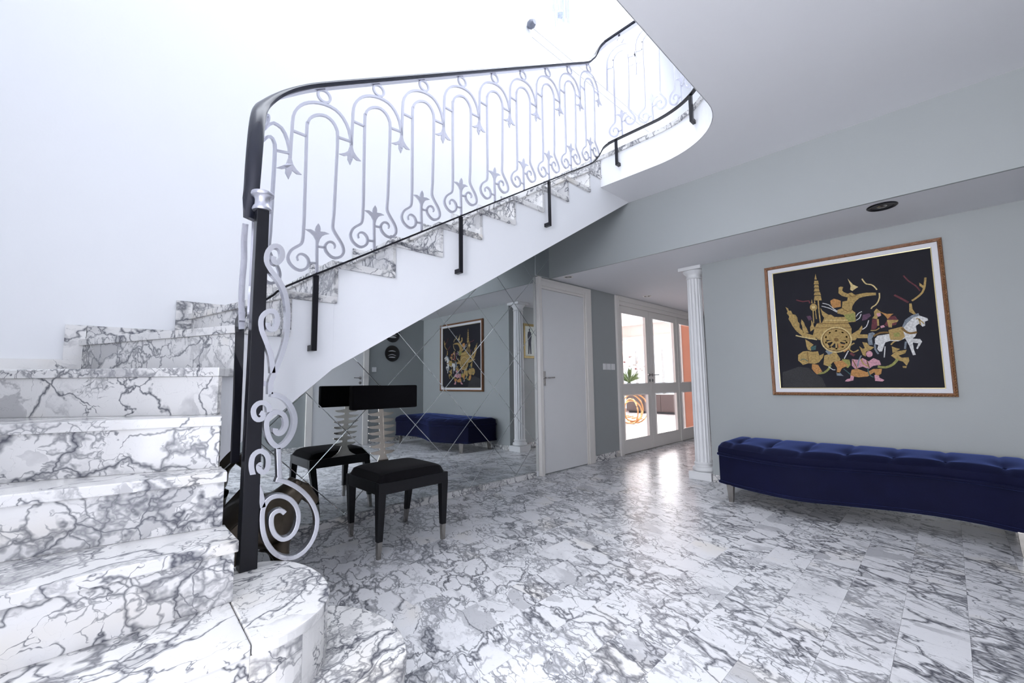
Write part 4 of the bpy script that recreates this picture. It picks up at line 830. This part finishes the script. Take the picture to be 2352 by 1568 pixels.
# ---------------------------------------------------------------- bronze animal sculpture under the turn
sc3 = empty('sculpture', (0.66, 2.5, 0), 'dark bronze animal sculpture behind the newel post', 'sculpture')
box('plinth', (0.42, 0.84, 2.34, 2.66, 0.001, 0.03), M['bronze'], sc3, 0.004)
def skin(name, verts, edges, m, parent, root=0, sub=2):
    o_ = org(parent); me = bpy.data.meshes.new(name); me.from_pydata([(v[0]-o_[0], v[1]-o_[1], v[2]-o_[2]) for v in verts], edges, [])
    o = link(bpy.data.objects.new(name, me), parent); me.materials.append(m)
    md = o.modifiers.new('skin', 'SKIN'); md.use_smooth_shade = True
    for i, sv in enumerate(me.skin_vertices[0].data): sv.radius = (verts[i][3], verts[i][3]); sv.use_root = (i == root)
    s2 = o.modifiers.new('sub', 'SUBSURF'); s2.levels = sub; s2.render_levels = sub
    return o
V = [(0.60, 2.50, 0.36, 0.11), (0.50, 2.47, 0.47, 0.13), (0.70, 2.52, 0.33, 0.10), (0.755, 2.53, 0.43, 0.070), (0.805, 2.53, 0.485, 0.052), (0.86, 2.52, 0.475, 0.046), (0.905, 2.51, 0.415, 0.032), (0.925, 2.505, 0.39, 0.025),
     (0.75, 2.57, 0.18, 0.038), (0.76, 2.57, 0.05, 0.03), (0.74, 2.46, 0.18, 0.038), (0.77, 2.46, 0.05, 0.03), (0.50, 2.56, 0.20, 0.065), (0.53, 2.57, 0.05, 0.035), (0.50, 2.40, 0.20, 0.065), (0.54, 2.40, 0.05, 0.035), (0.42, 2.46, 0.33, 0.05), (0.40, 2.45, 0.18, 0.035),
     (0.80, 2.57, 0.545, 0.014), (0.815, 2.48, 0.54, 0.014)]
E_ = [(0, 1), (0, 2), (2, 3), (3, 4), (4, 5), (5, 6), (6, 7), (2, 8), (8, 9), (2, 10), (10, 11), (1, 12), (12, 13), (1, 14), (14, 15), (1, 16), (16, 17), (4, 18), (4, 19)]
skin('body', V, E_, M['bronze'], sc3)

# ---------------------------------------------------------------- small fittings
def switches(xs, y, z, sgn, label, name='light_switch'):
    for i, x in enumerate(xs):
        s = empty(name, (x, y, z), label[i], 'light switch', 'light switches beside the glass doors' if len(xs) > 1 else None)
        box('plate', (x-0.042, x+0.042, min(y-sgn*0.001, y-sgn*0.009), max(y-sgn*0.001, y-sgn*0.009), z-0.042, z+0.042), M['switch'], s, 0.002)
        box('rocker', (x-0.022, x+0.022, min(y-sgn*0.009, y-sgn*0.013), max(y-sgn*0.009, y-sgn*0.013), z-0.030, z+0.030), M['switch'], s, 0.0015)
switches((4.985, 5.085, 5.19), YM, 1.24, 1, ('white light switch farthest left of the three beside the glass doors', 'middle white light switch of the three beside the glass doors', 'white light switch nearest the glass door frame'))
switches((3.59,), YB, 1.30, -1, ('white light switch beside the mirrored door',))
def downlight(x, y, r, dark, label):
    d = empty('downlight', (x, y, HS), label, 'ceiling light', 'recessed soffit lights')
    MB().lathe([(r*0.70, -0.001), (r, -0.001), (r, -0.006), (r*0.92, -0.010), (r*0.74, -0.007), (r*0.70, -0.001)], (x, y, HS), 28).build('trim_ring', M['black'] if dark else M['trimw'], d, smooth=True)
    MB().lathe([(0.0, -0.0035), (r*0.70, -0.0035), (r*0.70, -0.001), (0, -0.001)], (x, y, HS), 24).build('recess', M['black'], d)
    MB().lathe([(0.0, -0.010), (r*0.2, -0.009), (r*0.30, -0.006), (r*0.34, -0.0035), (0, -0.0035)], (x, y, HS), 20).build('bulb', M['chrome'], d, smooth=True)
downlight(4.005, 0.245, 0.088, True, 'black rimmed recessed downlight above the blue bench')
downlight(3.955, 3.065, 0.060, False, 'small recessed downlight just above the plain white door')
downlight(5.75, 3.015, 0.060, False, 'small recessed downlight in front of the glass doors')
# round plates on the rear wall (seen in the mirror)
pw, pk = mat('white_glaze', (0.62, 0.63, 0.64), 0.2), mat('black_glaze', (0.02, 0.02, 0.022), 0.2)
for z, lb, bands in ((1.60, 'lower black and white round plate on the rear wall, in the mirror', ((0.05, 0.016, 0.0), (-0.03, 0.012, 0.3), (-0.06, 0.02, -0.2))), (1.955, 'upper black and white round plate on the rear wall, in the mirror', ((0.06, 0.03, 0.2), (-0.04, 0.04, -0.1), (0.0, 0.015, 0.0)))):
    p = empty('wall_plate', (3.935, YB, z), lb, 'plate', 'round plates on the rear wall')
    MB().lathe([(0.0, 0.001), (0.09, 0.001), (0.148, 0.018), (0.15, 0.022), (0.146, 0.024), (0.10, 0.012), (0.0, 0.010)], (3.935, YB, z), 36, 'y').build('dish', pk, p, smooth=True)
    for dz, th, tl in bands:
        w = math.sqrt(max(0.001, 0.09**2-dz*dz))
        MB().sweep(smoothline([(3.935-w, YB+0.0125, z+dz-0.012), (3.935, YB+0.0125, z+dz+tl*0.04), (3.935+w, YB+0.0125, z+dz-0.012)], 6), th, 0.002, up=(0, 1, 0), taper=lambda t: 0.2+0.8*math.sin(math.pi*t)).build('glaze_band', pw, p)
# small framed print round the corner (seen in the mirror)
pr_ = empty('framed_print', (5.22, 1.742, 1.71), 'gold framed print of a dark standing figure in the corridor', 'picture')
for q in ((4.965, 5.475, 1.43, 1.47), (4.965, 5.475, 1.96, 2.0), (4.965, 5.005, 1.47, 1.96), (5.435, 5.475, 1.47, 1.96)):
    box('frame_rail', (q[0], q[1], 1.7415, 1.765, q[2], q[3]), mat('dull_gilt', (0.25, 0.19, 0.08), 0.4, 0.5), pr_, 0.003)
box('print', (5.003, 5.437, 1.7415, 1.752, 1.468, 1.962), mat('pale_print', (0.60, 0.64, 0.60), 0.5, var=0.25, vscale=18), pr_)
fg = mat('dark_ink', (0.03, 0.035, 0.06), 0.6)
MB().prism([(5.080, 1.50), (5.105, 1.50), (5.115, 1.66), (5.130, 1.50), (5.155, 1.50), (5.150, 1.70), (5.165, 1.80), (5.152, 1.865), (5.125, 1.875), (5.130, 1.91), (5.115, 1.93), (5.100, 1.91), (5.105, 1.875), (5.080, 1.865), (5.068, 1.80), (5.082, 1.70)], 1.752, 1.7535, XZ).build('figure', fg, pr_)
# cable spotlight high on the stairwell wall
sp = empty('spotlight', (3.56, YM, 5.37), 'small chrome cable spotlight high on the stairwell wall', 'spotlight')
MB().lathe([(0.0, -0.11), (0.03, -0.11), (0.052, -0.07), (0.048, -0.03), (0.02, 0.0), (0.0, 0.0)], (3.56, YM-0.002, 5.37), 20, 'y').build('head', mat('grey_metal', (0.16, 0.17, 0.21), 0.3, 0.4), sp, smooth=True)
for dz in (0.0, -0.13): MB().tube([(3.6, YM-0.03, 5.37+dz), (6.5, YM-0.03, 5.37+dz)], 0.004, 6).build('cable', M['chrome'], sp)
# crystal chandelier hanging in the stairwell
cdl = empty('chandelier', (3.33, 2.6, HT), 'hanging chandelier of long clear crystal strands above the flight', 'chandelier')
M['crystal'] = mat('crystal', (0.62, 0.68, 0.78), 0.12, 0.3, var=0.3, vscale=30)
MB().lathe([(0.0, -0.04), (0.10, -0.04), (0.12, -0.001), (0, -0.001)], (3.33, 2.6, HT), 24).build('canopy', M['chrome'], cdl, smooth=True)
MB().tube([(3.33, 2.6, HT-0.04), (3.33, 2.6, 6.35)], 0.006, 6).build('stem', M['chrome'], cdl)
MB().lathe([(0.0, 6.31), (0.12, 6.31), (0.12, 6.35), (0, 6.35)], (3.33, 2.6, 0), 28).build('top_plate', M['chrome'], cdl, smooth=True)
rng = random.Random(9)
for k in range(14):
    a = k*2.4; r = 0.108*math.sqrt((k+0.5)/14); x, y = 3.33+r*math.cos(a), 2.6+r*math.sin(a); zb = 4.76+0.25*rng.random()
    MB().tube([(x, y, 6.31), (x, y, zb+0.03), (x, y, zb)], [0.004, 0.006, 0.001], 6).build('crystal_strand', M['crystal'], cdl)
MB().lathe([(0.0, -0.04), (0.03, -0.025), (0.04, 0.0), (0.03, 0.025), (0, 0.04)], (3.33, 2.6, 4.93), 16).build('crystal_ball', M['crystal'], cdl, smooth=True)

# ---------------------------------------------------------------- bright salon beyond the glass doors
M['rose'] = mat('warm_white_plaster', (0.80, 0.70, 0.67), 0.7, var=0.02)
tag(MB().box(4.9, 5.7, 8.4, 8.5, 0, HC).box(12.3, 13.2, 8.4, 8.5, 0, HC).box(5.7, 12.3, 8.4, 8.5, 2.5, HC).box(5.7, 12.3, 8.4, 8.5, 0, 0.2).build('wall_salon_left', M['rose']), 'pale rose side wall of the room beyond the glass doors', 'wall', kind='structure')
w4 = empty('added_window_4', (9.0, 8.45, 0.2), 'added long window in the side wall of the bright room', 'window', kind='structure')  # invented window, put in to go with the salon side fill
for i in range(6): box('mullion', (5.7+1.31*i, 5.75+1.31*i, 8.42, 8.48, 0.2, 2.5), M['black'], w4)
for i in range(5): box('pane', (5.75+1.31*i, 7.01+1.31*i, 8.445, 8.455, 0.2, 2.5), M['glass'], w4)
struct('ceiling_salon', (4.9, 13.2, YM+0.12, 8.5, HC, HC+0.1), M['rose'], 'pale rose ceiling of the room beyond the glass doors', 'ceiling')
struct('wall_salon_near', (4.8, 4.9, YM+0.12, 8.5, 0, HC), M['rose'], 'pale rose near wall of the room beyond the glass doors', 'wall')
MBw = MB().box(13.0, 13.1, YM+0.12, 5.0, 0, HC).box(13.0, 13.1, 8.0, 8.4, 0, HC).box(13.0, 13.1, 5.0, 8.0, 2.42, HC).box(13.0, 13.1, 5.0, 8.0, 0, 0.10)
tag(MBw.build('wall_salon_window', M['rose']), 'pale rose window wall at the far end of the bright room', 'wall', kind='structure')
struct('wall_salon_right', (8.6, 13.1, YM, YM+0.12, 0, HC), M['rose'], 'pale rose right wall of the bright room', 'wall')
win = empty('window_3', (13.05, 6.5, 0), 'wide dark framed window across the bright room', 'window', kind='structure')
for y in (5.0, 5.55, 6.35, 7.28, 7.94): box('mullion', (12.98, 13.06, y, y+0.06, 0.10, 2.42), M['black'], win)
for i, (a, b) in enumerate(((5.06, 5.55), (5.61, 6.35), (6.41, 7.28), (7.34, 7.94))): box('pane', (13.02, 13.03, a, b, 0.1, 2.42), M['glass'], win)
bl = empty('roller_blind', (12.9, 6.5, 2.42), 'half lowered pale rose blind over the far window', 'blind')
for i in range(4): box('fold', (12.88+0.01*i, 12.96, 5.02, 7.98, 2.02+0.1*i, 2.02+0.1*(i+1)-0.004), M['rose'], bl)
box('headrail', (12.87, 12.98, 5.0, 8.0, 2.421, 2.50), M['trimw'], bl)
cab = empty('low_cabinet', (12.75, 6.5, 0), 'dark brown low cabinet under the far window', 'cabinet')
bw = mat('dark_brown_wood', (0.09, 0.06, 0.055), 0.5)
box('body', (12.6, 12.95, 5.1, 7.5, 0.06, 0.60), bw, cab, 0.005); box('plinth', (12.66, 12.94, 5.15, 7.45, 0.001, 0.06), M['black'], cab)
for i in range(4): box('door', (12.585, 12.599, 5.12+0.59*i, 5.70+0.59*i, 0.08, 0.58), bw, cab, 0.003)
cu_ = empty('curtain', (12.6, 8.0, 0), 'gathered peach curtain at the left end of the far window', 'curtain')
cm = mat('peach_cloth', (0.62, 0.42, 0.30), 0.8)
MB().prism([(12.62+0.05*(math.sin(k*1.3)), 7.62+k*0.02) for k in range(20)]+[(12.70+0.05*(math.sin(k*1.3)), 7.62+k*0.02) for k in range(19, -1, -1)], 0.02, 2.38, XY).build('drape', cm, cu_)
MB().tube([(12.66, 7.55, 2.40), (12.66, 8.2, 2.40)], 0.015, 8).build('rod', M['black'], cu_)
pn = empty('wood_panel', (9.0, 3.65, 0), 'tall salmon coloured wooden panel just beyond the glass doors', 'panel')
sal = mat('salmon_wood', (0.60, 0.24, 0.14), 0.45, var=0.12, vscale=5)
box('board', (8.98, 9.02, YM+0.13, 3.95, 0.03, 2.22), sal, pn, 0.003); box('edge_frame', (8.97, 9.03, 3.95, 3.99, 0.001, 2.27), M['trimw'], pn, 0.003); box('foot_rail', (8.97, 9.03, YM+0.13, 3.95, 0.001, 0.03), M['trimw'], pn)
# gold ring table with flowers
tb = empty('ring_table', (9.5, 5.5, 0), 'gold ring based table beyond the glass doors', 'table')
M['goldm'] = mat('polished_gold', (0.80, 0.48, 0.22), 0.12, 1.0, var=0.05)
for i, (rr, off, tl) in enumerate(((0.355, -0.12, 0.0), (0.355, 0.12, 0.0), (0.25, 0.0, 0.0), (0.30, -0.05, 0.5))):
    zc = 0.36 if rr > 0.3 else 0.30
    pts_ = [(9.5+off+math.sin(tl)*rr*math.cos(a), 5.5+math.cos(tl)*rr*math.cos(a), zc+rr*math.sin(a)) for a in [2*math.pi*k/40 for k in range(40)]]
    MB().tube(pts_, 0.018, 8, closed=True).build('ring', M['goldm'], tb, smooth=True)
for k in range(4): box('cross_bar', (9.36, 9.64, 5.3+0.12*k, 5.33+0.12*k, 0.10+0.02*k, 0.13+0.02*k), M['goldm'], tb)
MB().lathe([(0.0, 0.73), (0.55, 0.73), (0.55, 0.745), (0.0, 0.745)], (9.5, 5.5, 0), 40).build('glass_top', M['glass'], tb)
vz = empty('flower_vase', (9.5, 5.55, 0.746), 'vase of green leaves and white flowers on the gold ring table', 'flowers')
MB().lathe([(0.0, 0.746), (0.06, 0.746), (0.08, 0.82), (0.07, 0.92), (0.05, 0.97), (0.055, 1.0), (0.0, 1.0)], (9.5, 5.55, 0), 20).build('vase', mat('green_glass', (0.10, 0.16, 0.08), 0.15), vz, smooth=True)
gm = [mat('leaf_green', (0.16, 0.26, 0.08), 0.6, var=0.4), mat('petal_white', (0.78, 0.74, 0.70), 0.6), mat('petal_red', (0.35, 0.05, 0.05), 0.6)]
rng = random.Random(3)
for k in range(46):
    a, e = rng.random()*6.28, 0.35+1.1*rng.random(); l = 0.18+0.34*rng.random(); d = Vector((math.cos(a)*math.cos(e), math.sin(a)*math.cos(e), math.sin(e)))
    p = Vector((9.5, 5.55, 0.99)); s_ = d.cross(Vector((0, 0, 1))).normalized()*(0.022+0.02*rng.random()); t_ = p+d*l; m_ = p+d*l*0.55+Vector((0, 0, 0.03))
    MB().add([p, m_-s_, t_, m_+s_, m_+Vector((0, 0, 0.012))], [(0, 1, 4), (1, 2, 4), (2, 3, 4), (3, 0, 4), (0, 3, 2, 1)]).build('leaf', gm[0], vz)
for k in range(14):
    a, e = rng.random()*6.28, 0.5+1.0*rng.random(); l = 0.38+0.3*rng.random(); c = Vector((9.5+math.cos(a)*math.cos(e)*l, 5.55+math.sin(a)*math.cos(e)*l, 0.99+math.sin(e)*l))
    MB().lathe([(0, -0.02), (0.025, -0.012), (0.04, 0.01), (0.02, 0.02), (0, 0.012)], tuple(c), 8).build('flower', gm[1 if k % 4 else 2], vz, smooth=True)
